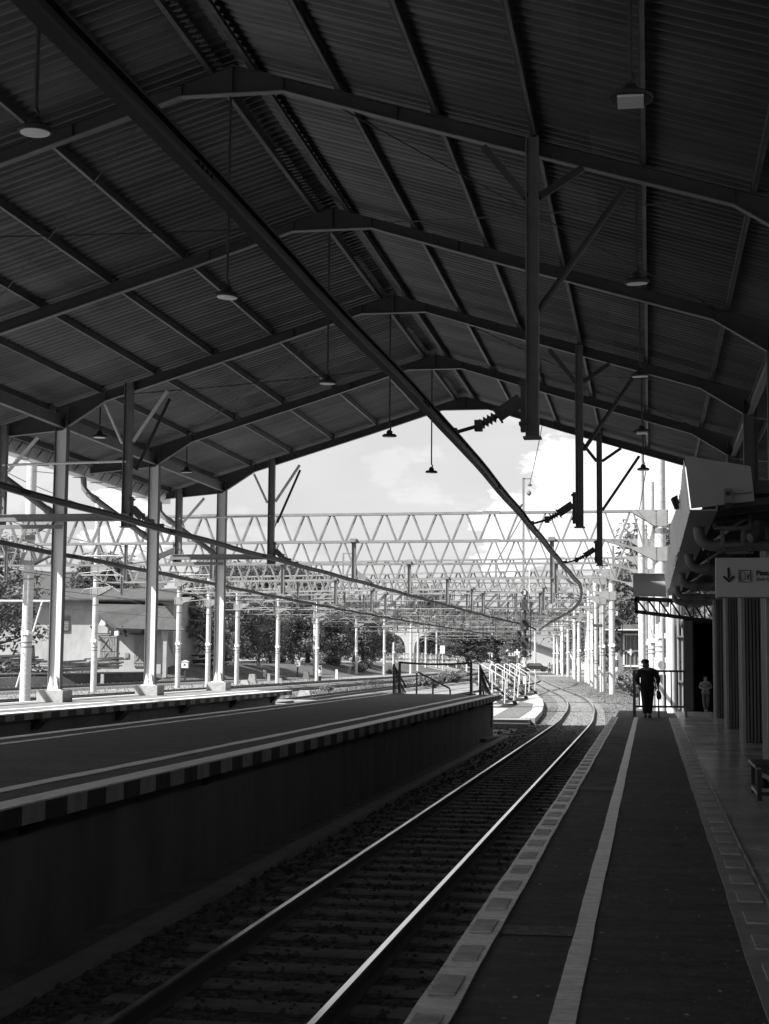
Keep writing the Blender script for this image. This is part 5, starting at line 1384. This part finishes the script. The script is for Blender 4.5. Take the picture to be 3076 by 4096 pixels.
def tree_proto(name, h, w, n_lump, n_leaf, s, mat, trunk_h=.28, tiers=True):
    """tree with its foot at the origin: layered crown of leaf clumps, trunk with limbs"""
    root = thing(name, (0,0,0), '', 'tree'); f = MB(); tk = MB()
    tk.tube([(0,0,-.3),(.05,.03,h*trunk_h*.6),(.0,.08,h*trunk_h),(.15,0,h*.6),(.1,.1,h*.85)], [h*.028,h*.022,h*.019,h*.011,h*.004], 9)
    for i in range(n_lump):
        q = random.random()**.8; z = h*(trunk_h*.85+(1-trunk_h*.85)*q)
        R = w*(.95-.75*abs(q-.35)**1.15*1.35); a = random.random()*6.28; rr = R*random.uniform(.35, 1.0)
        c = Vector((rr*cos(a), rr*sin(a), min(z, h*.97))); l = w*random.uniform(.24, .42)
        leaves(f, c, l, l, l*random.uniform(.38, .6), n_leaf, s)
        if i % 2 == 0: tk.tube([(0,0,max(h*trunk_h*.8, c.z*.55)), tuple(c*.5+Vector((0,0,c.z*.25))), tuple(c)], [h*.012,h*.008,h*.003], 5)
    leaves(f, (0,0,h*.6), w*.55, w*.55, h*.28, n_leaf*3, s, .2)
    f.build('crown', mat, root); tk.build('trunk', m_bark, root)
    return root
PA = tree_proto('broad_tree', 9, 4.3, 62, 125, .40, m_leaf, .14); PB = tree_proto('broad_tree', 9, 3.6, 60, 120, .40, m_leaf, .14)
PC = tree_proto('dense_tree', 11, 4.0, 76, 120, .44, m_leaf2, .10)
used = {}
def plant_tree(P, x, y, z, s, rz, label, sxy=1.0):
    if P not in used: used[P] = 1; o = P
    else: o = copy_tree(P)
    o.location = (x, y, z); o.rotation_euler = (0, 0, rz); o.scale = (s*sxy, s*sxy, s); o['label'] = label; o['group'] = 'trees around the yard'
    return o
TL = [
 (PA,-55.5,121,.9,1.22,.3,'big leafy tree at the far left in front of the warehouse window',1.05),
 (PB,-67,127,1.2,1.0,1.4,'leafy tree at the left picture edge behind the stout pole',1.1),
 (PA,-44.6,150,1.2,.98,2.1,'round tree just right of the warehouse porch, trunk in view',.8),
 (PB,-46.0,165,1.2,1.05,.2,'bushy tree behind the farthest lit column',1.0),
 (PC,-56.0,190,1.2,1.15,1.2,'tall dark tree behind the round tree right of the warehouse',1.1),
 (PA,-44.9,172,1.1,.95,3.3,'layered tree left of the lone pole, trunk on the bank',1.0),
 (PC,-52,205,1.2,1.25,.4,'tall dense tree behind the lone pole',1.25),
 (PC,-55.0,225,1.2,1.35,.9,'tall dense tree just right of the lone pole, behind the layered one',1.1),
 (PA,-47.5,200,1.1,1.1,5.1,'layered tree between the lone pole and the paired poles',.95),
 (PC,-53.3,235,1.2,1.3,2.3,'tall dense tree behind the paired poles',1.15),
 (PB,-45.4,215,1.0,.95,.9,'layered tree just right of the paired poles',1.15),
 (PA,-45.0,238,1.0,1.1,1.9,'leafy tree behind the stay wires',1.1),
 (PC,-56.6,290,1.1,1.15,3.1,'dark tree left of the flyover pier',1.4),
 (PB,-63.0,345,1.1,1.35,1.1,'tree under the left end of the flyover beam',1.4),
 (PA,-62.6,372,1.1,1.3,4.4,'tree behind the flyover pier, seen under the beam',1.3),
 (PA,-55.2,365,.8,1.2,.6,'tree right of the flyover pier beyond the railings',1.2),
 (PB,-51.6,385,.8,1.2,2.6,'far tree behind the right end of the white railings',1.3),
 (PC,-35.6,300,.8,.85,1.7,'dark wide tree right of the white railings',1.9),
 (PC,-32.6,330,.8,1.0,.2,'dark tree behind the smallest signal',1.9),
 (PB,-23.5,270,.6,.65,3.6,'pale bushy tree left of the middle white cross',1.3),
 (PC,-15.0,360,.6,1.0,2.0,'tree above the white gable houses at the end of the tracks',1.6),
 (PC,-69,185,1.2,1.25,1.0,'tall tree rising above the warehouse roof between the gantries',1.2),
 (PC,-64,225,1.2,1.45,3.0,'tall tree far behind, its top between the gantry beams left of centre',1.4),
 (PC,-62,260,1.2,1.55,4.0,'tall far tree whose top shows above the lower gantry beams',1.3),
 (PC,-48,330,1.2,1.5,5.0,'tall far tree above the flyover right of centre',1.4),
 (PA,.7,150,0,1.65,.8,'tall leafy tree behind the hut at right, beside the big gantry pole',1.0),
 (PC,3.4,140,0,1.3,2.8,'dark leafy tree behind the canopy end at right',1.0),
 (PB,-2.2,180,0,1.45,3.9,'leafy tree behind the right pole row and the signal',.9),
 (PC,-6.0,215,0,1.2,1.9,'dark tree behind the middle of the right pole row',1.0),
 (PB,-10.5,290,0,1.0,4.9,'small tree at the far end of the right pole row',1.1),
 (PA,3.5,105,0,1.0,5.6,'leafy tree right of the big gantry pole under the canopy',.8),
]
for a in TL: plant_tree(a[0], a[1], a[2], a[3], a[4], a[5], a[6], a[7])
def shrub_proto(name, rx, ry, rz, n, s, mat, boxy=False):
    root = thing(name, (0,0,0), '', 'shrub'); m = MB()
    if boxy:
        for _ in range(n):
            f = random.choice((0,1,2,2)); p = [random.uniform(-rx,rx), random.uniform(-ry,ry), random.uniform(0,2*rz)]
            if f == 0: p[0] = random.choice((-1,1))*rx*random.uniform(.9,1.05)
            elif f == 1: p[1] = random.choice((-1,1))*ry*random.uniform(.9,1.05)
            else: p[2] = 2*rz*random.uniform(.9,1.05)
            leaves(m, p, .05, .05, .05, 1, s)
    else:
        for _ in range(9): leaves(m, (random.uniform(-rx,rx)*.6, random.uniform(-ry,ry)*.6, rz*random.uniform(.5,1.2)), rx*.5, ry*.5, rz*.6, n//9, s, .3)
    m.build('foliage', mat, root)
    st_ = MB()
    for i in range(5): a = i*1.26; st_.tube([(0,0,-.1),(rx*.4*cos(a),ry*.4*sin(a),rz*1.1)], [.03,.01], 5)
    st_.build('stem', m_bark, root); return root
SA = shrub_proto('clipped_shrub', .95, .9, .55, 1500, .16, m_leaf, True); SB = shrub_proto('wild_shrub', 1.2, 1.1, .7, 1100, .28, m_leaf)
def plant_shrub(P, x, y, z, s, rz, label):
    if P not in used: used[P] = 1; o = P
    else: o = copy_tree(P)
    o.location = (x, y, z); o.rotation_euler = (0, 0, rz); o.scale = (s,)*3; o['label'] = label; o['group'] = 'shrubs in the yard'
for P_, x, y, s, lab in ((SA,-20.2,111,.65,'clipped square shrub in the middle of the yard, nearest of three'),(SA,-20.4,129.5,.47,'clipped square shrub left of the railing post, behind the dark platform'),(SA,-21.4,154.6,.52,'clipped square shrub behind the top bar of the platform railing'),(SA,-21.2,169.8,.5,'small clipped shrub near the right end of the platform railing'),(SA,-19.6,205,.6,'small clipped shrub left of the boarding stairs'),
    (SB,-21.7,102,.5,'dark wild shrub behind the pale sloped block'),(SB,-44.4,212,1.25,'low wild shrub below the bank right of the distance board'),(SB,-41,214,1.15,'low wild shrub beside the foot of the stay-wire pole'),(SB,-42.5,229.8,1.2,'low wild shrub right of the stay wires'),(SB,-38,225,1.2,'wild shrub behind the left railing post of the dark platform'),
    (SB,-2.1,128,1.5,'round bush at the foot of the right-hand signal'),(SB,-.2,95,1.3,'bush behind the platform fence, left of the man'),(SB,.9,75,.9,'bush behind the fence uprights right of the man'),(SB,-.9,112,1.6,'pale bush below the barred hut window'),(SB,-25,260,1.6,'far shrub left of the white railings corner'),(SB,-17.5,120,1.0,'shrub behind the nearest boarding stairs'),(SB,-18,140,1.2,'shrub behind the middle boarding stairs'),(SB,-14.5,262,1.7,'low bush beside the bend of the nearest track')):
    plant_shrub(P_, x, y, gz(x, y), s, random.random()*6, lab)
# grass tufts
def grass(n, reg, smin, smax):
    m = MB()
    for _ in range(n):
        x, y = reg(); z = gz(x, y); 
        for _k in range(3):
            a = random.random()*6.28; h = random.uniform(smin, smax); w = h*.16; lx, ly = random.gauss(0,.3)*h, random.gauss(0,.3)*h
            m.add([(x-w*cos(a),y-w*sin(a),z),(x+w*cos(a),y+w*sin(a),z),(x+lx,y+ly,z+h)],[(0,1,2)])
    return m
gm = grass(3500, lambda: (random.uniform(-47,-30), random.uniform(70,170)), .06, .2); 
def rg2():
    y = 55+110*random.random(); return (at_y(T1, y)+random.uniform(2.2, 6.5), y)
g2 = grass(2600, rg2, .05, .16); gm.add(g2.v, g2.f)
g3 = grass(1500, lambda: (random.uniform(-22.5,-19), random.uniform(75,220)), .1, .35); gm.add(g3.v, g3.f)
tag(gm.build('grass', m_grass), 'short dry grass between the tracks', 'grass', kind='stuff')

# far wood closing the horizon
fw = MB()
for i in range(150):
    a = -62+124*i/150+random.uniform(-.4,.4); R = random.uniform(430, 520); x, y = R*sin(radians(a-10)), R*cos(radians(a-10)); h = random.uniform(7, 14)
    leaves(fw, (x, y, h*.45), 9, 9, h*.55, 90, 2.2, .5)
tag(fw.build('far_wood', m_leaf2), 'dark wood along the horizon', 'wood', kind='stuff')

# ------------------------------------------------------------------ small hut at right
h_ = thing('hut', (-.2, 122, 0), 'small hut with a barred window and tin roof behind the fence at right', 'building')
MB().box(-2.6,3.2,122,125,-.2,4.4).build('wall', m_conc_d, h_)
MB().prism([(-3.6,121,4.35),(-.4,121,4.42),(-.4,125.5,4.9),(-3.6,125.5,4.8)],(0,0,.12)).prism([(-.9,120.6,5.35),(3.4,120.6,5.4),(3.4,125.5,5.9),(-.9,125.5,5.85)],(0,0,.12)).build('roof', m_roofs, h_)
wn_ = MB().box(-2.1,.4,121.9,121.98,1.55,1.7).box(-2.1,.4,121.9,121.98,2.75,2.88).box(-2.1,.4,121.9,121.98,4.05,4.18).box(-2.1,-1.97,121.9,121.98,1.6,4.1).box(.27,.4,121.9,121.98,1.6,4.1).build('window_frame', m_white, h_)
MB().add([(-2,121.985,1.6),(.3,121.985,1.6),(.3,121.985,4.1),(-2,121.985,4.1)],[(0,1,2,3)]).build('window_pane', m_insul, wn_)
wb = MB()
for i in range(7): wb.bar((-1.8+.32*i,121.93,1.65),(-1.8+.32*i,121.93,4.1),.05)
wb.build('window_bars', m_conc, wn_)
MB().bar((.4,121.7,2.0),(-.9,121.2,5.4),.12,.2).bar((-3.3,121.5,4.3),(-2.2,121.95,2.7),.1).build('roof_brace', m_conc, h_)
MB().box(-3.8,-.4,120.95,121.05,4.42,4.52).box(-.95,3.3,120.5,120.62,5.48,5.58).build('eave_edge', m_white, h_)
# white service duct beside the station post, box on the pole
o = thing('service_duct', (1.05, 55, 0), 'white service duct with pipes in the sun beside the dark station post', 'duct')
MB().lathe([(.2,0),(.2,4.2)], (.78,56,-.2), (0,0,1), 20).build('duct_body', m_white, o, smooth=True)
MB().tube([(1.02,55.6,-.2),(1.02,55.6,4.2)],.06,10).tube([(1.16,55.3,-.2),(1.16,55.3,4.2)],.045,10).tube([(.5,56.2,-.2),(.48,56.2,3.6)],.04,8).build('pipe', m_pipe, o, smooth=True)
MB().box(.95,1.25,55.2,55.7,1.3,1.36).box(.95,1.25,55.2,55.7,2.9,2.96).build('pipe_clip', m_steel, o)
o = thing('meter_box', (.42, 60.9, 1.8), 'white box with a round grille fixed to the big gantry pole behind the fence', 'box')
MB().box(.16,.7,60.72,61.04,1.52,2.2).build('case', m_white, o); MB().lathe([(.16,0),(.16,.015)], (.47,60.72,1.9), (0,-1,0), 20).build('grille', m_steel, o)
o = thing('meter_box', (.1, 60.9, 4.2), 'small pale box with a hanging cable left of the big gantry pole', 'box')
MB().box(-.08,.14,60.9,61.02,3.95,4.25).build('case', m_white, o); MB().tube([(.05,60.9,3.95),(.0,60.9,3.5),(.1,60.95,3.1)],.012,5).build('cable', m_black, o)

# ------------------------------------------------------------------ flyover, railings and street life beyond the yard
fl = thing('flyover', (-35, 330, 0), 'pale concrete flyover with a flared pier crossing far beyond the yard', 'flyover')
MB().prism([(-75,322,8.6),(-24,338,9.4),(-24,338,10.9),(-75,322,10.9)],(-1.5,9,0)).prism([(-75,322,11.0),(-20,339.5,11.3),(60,352,11.3),(60,352,12.6),(-20,339.5,12.6),(-75,322,12.4)],(0,.4,0)).build('girder', m_plinth, fl)
pr_ = MB()
def ring(y, hw, z): return [(-44.2-hw,y,z),(-44.2+hw,y,z)]
prof = [(.95,-.3),(.95,4.2),(1.2,5.4),(2.0,6.6),(4.2,7.6),(5.6,8.2),(5.6,9.0)]
pts = [(-50.1+w,318,z) for w, z in prof]+[(-50.1-w,318,z) for w, z in reversed(prof)]
pr_.prism(pts, (0,3.2,0)); pr_.build('pier', m_plinth, fl)
rf = thing('street_railing', (-36, 300, 1), 'white street railing below the flyover', 'railing')
m = MB(); A = Vector((-49.6,285,1.0)); B = Vector((-38.6,306,.8)); L = (B-A).length; u = (B-A)/L
for z in (.2, .95, 1.1, 2.05): m.bar(A+Vector((0,0,z)), B+Vector((0,0,z)), .1)
for i in range(int(L/.45)): p_ = A+u*(.45*i); m.bar(p_+Vector((0,0,.0)), p_+Vector((0,0,2.05)), .08)
m.build('bars', m_white, rf)
pm = MB()
for i in range(9): p_ = A+u*(L*i/8); pm.bar(p_-Vector((0,0,.5)), p_+Vector((0,0,2.2)), .22)
pm.build('posts', m_white, rf)
tag(MB().box(-38.5,-36.6,305.8,306,.2,2.9).build('end_panel', m_galv_b, at=(-37.5,306,.2)), 'pale panel closing the right end of the white street railing', 'panel')
tag(MB().box(-38.4,-37.5,280,280.1,3.0,4.5).bar((-37.95,280.1,0),(-37.95,280.1,3.2),.12).build('blank_sign', m_white, at=(-37.95,280,0)), 'blank white sign on a post before the street railing', 'sign')
hs = thing('house', (-13.6, 330, 0), 'white gable house with a low roof at the end of the tracks', 'house')
MB().prism([(-17.0,330,0),(-9.5,330,0),(-9.5,330,4.4),(-13.2,330,6.4),(-17.0,330,4.4)],(0,9,0)).build('wall', m_white, hs)
MB().prism([(-17.6,329,4.2),(-13.2,329,6.55),(-13.2,329,6.75),(-17.6,329,4.4)],(0,11,0)).prism([(-8.9,329,4.2),(-8.9,329,4.4),(-13.2,329,6.75),(-13.2,329,6.55)],(0,11,0)).build('roof', m_roofs, hs)
hs = thing('house', (-23, 322, 0), 'long white building with a sloping roof behind the tallest signal', 'house')
MB().prism([(-29,322,0),(-18,322,0),(-18,322,3.2),(-29,322,7.0)],(0,8,0)).build('wall', m_plinth, hs)
MB().prism([(-29.6,321,7.2),(-17.4,321,3.0),(-17.4,321,3.25),(-29.6,321,7.45)],(0,10,0)).build('roof', m_roofs, hs)
def car(x, y, rz, label):
    o = thing('parked_car', (0,0,0), label, 'car'); b = MB()
    b.prism([(-2.1,-.85,.35),(2.1,-.85,.35),(2.1,-.85,.8),(1.2,-.85,.95),(.6,-.85,1.45),(-1.2,-.85,1.45),(-1.8,-.85,.95),(-2.1,-.85,.9)],(0,1.7,0)); b.build('body', m_bike, o)
    MB().prism([(-1.55,-.87,.98),(.95,-.87,.98),(.5,-.87,1.38),(-1.1,-.87,1.38)],(0,1.74,0)).build('windows', m_insul, o)
    for sx_ in (-1.3, 1.3):
        for q in (-.9, .72): MB().lathe([(.33,0),(.33,.18)], (sx_,q,.33), (0,1,0), 14).build('wheel', m_black, o)
    o.location = (x, y, 0); o.rotation_euler = (0,0,rz)
car(-19.3, 262, .25, 'dark car waiting at the level crossing, behind the tallest signal'); car(-26.5, 276, .15, 'dark car at the far left of the level crossing, before the dark wood')
def bike_proto():
    o = thing('motorcycle', (0,0,0), '', 'motorcycle', 'motorcycles waiting at the level crossing')
    for sx_ in (-.62, .62): MB().lathe([(.28,-.05),(.3,0),(.28,.05)], (sx_,0,.3), (0,1,0), 14).build('wheel', m_black, o)
    MB().tube([(-.62,0,.32),(-.3,0,.5),(.1,0,.55),(.45,0,.8),(.62,0,.32)], [.04,.13,.15,.08,.03], 8).build('frame', m_bike, o)
    MB().box(-.6,.15,-.12,.12,.68,.8).build('seat', m_black, o); MB().tube([(.42,-.32,1.05),(.45,0,.98),(.42,.32,1.05)],.02,6).build('handlebar', m_steel, o); MB().lathe([(.08,0),(.06,.06)], (.55,0,.88), (1,0,0), 10).build('headlight', m_white, o)
    return o
bp = bike_proto()
for i, (x, y, rz, lab) in enumerate(((-14.6,246,-1.9,'motorcycle nearest the bend of the track, right one'),(-16.2,250,-1.7,'motorcycle beside the nearest one, under the white houses'),(-20.8,252,-1.5,'motorcycle left of the tallest signal, behind the stairs'),(-22.3,254,-1.8,'leftmost motorcycle behind the stairs'))):
    o = bp if i == 0 else copy_tree(bp)
    o.location = (x, y, -.1); o.rotation_euler = (0,0,rz); o['label'] = lab
    rd = thing('person', (0,0,0), 'rider sitting on the '+lab.split(',')[0]+(' at the bend' if i == 0 else ''), 'person')
    skin('body', {'pel': ((-.15,0,.88),.13), 'ch': ((-.08,0,1.25),.15), 'nk': ((-.02,0,1.46),.06), 'hd': ((0,0,1.6),.1), 'hd2': ((0,0,1.68),.085), 'sl': ((-.05,.18,1.36),.07), 'el': ((.12,.28,1.12),.05), 'wl': ((.38,.28,1.06),.04), 's2': ((-.05,-.18,1.36),.07), 'e2': ((.12,-.28,1.12),.05), 'w2': ((.38,-.28,1.06),.04), 'kl': ((.2,.18,.75),.08), 'al': ((.05,.2,.3),.05), 'k2': ((.2,-.18,.75),.08), 'a2': ((.05,-.2,.3),.05)},
        [('pel','ch'),('ch','nk'),('nk','hd'),('hd','hd2'),('ch','sl'),('sl','el'),('el','wl'),('ch','s2'),('s2','e2'),('e2','w2'),('pel','kl'),('kl','al'),('pel','k2'),('k2','a2')], m_cloth_m if i % 2 else m_cloth_d, rd, 1)
    MB().lathe([(.13,-.04),(.14,.04),(.1,.13),(.03,.16)], (0,0,1.62),(0,0,1),12).build('helmet', m_white if i % 2 == 0 else m_bike, None).parent = rd
    rd.location = (x, y, -.1); rd.rotation_euler = (0,0,rz)
tag(MB().prism([(-34,242,-.17),(4,236,-.17),(4,246,-.17),(-34,254,-.17)],(0,0,.05)).build('road', m_asphalt), kind='structure')
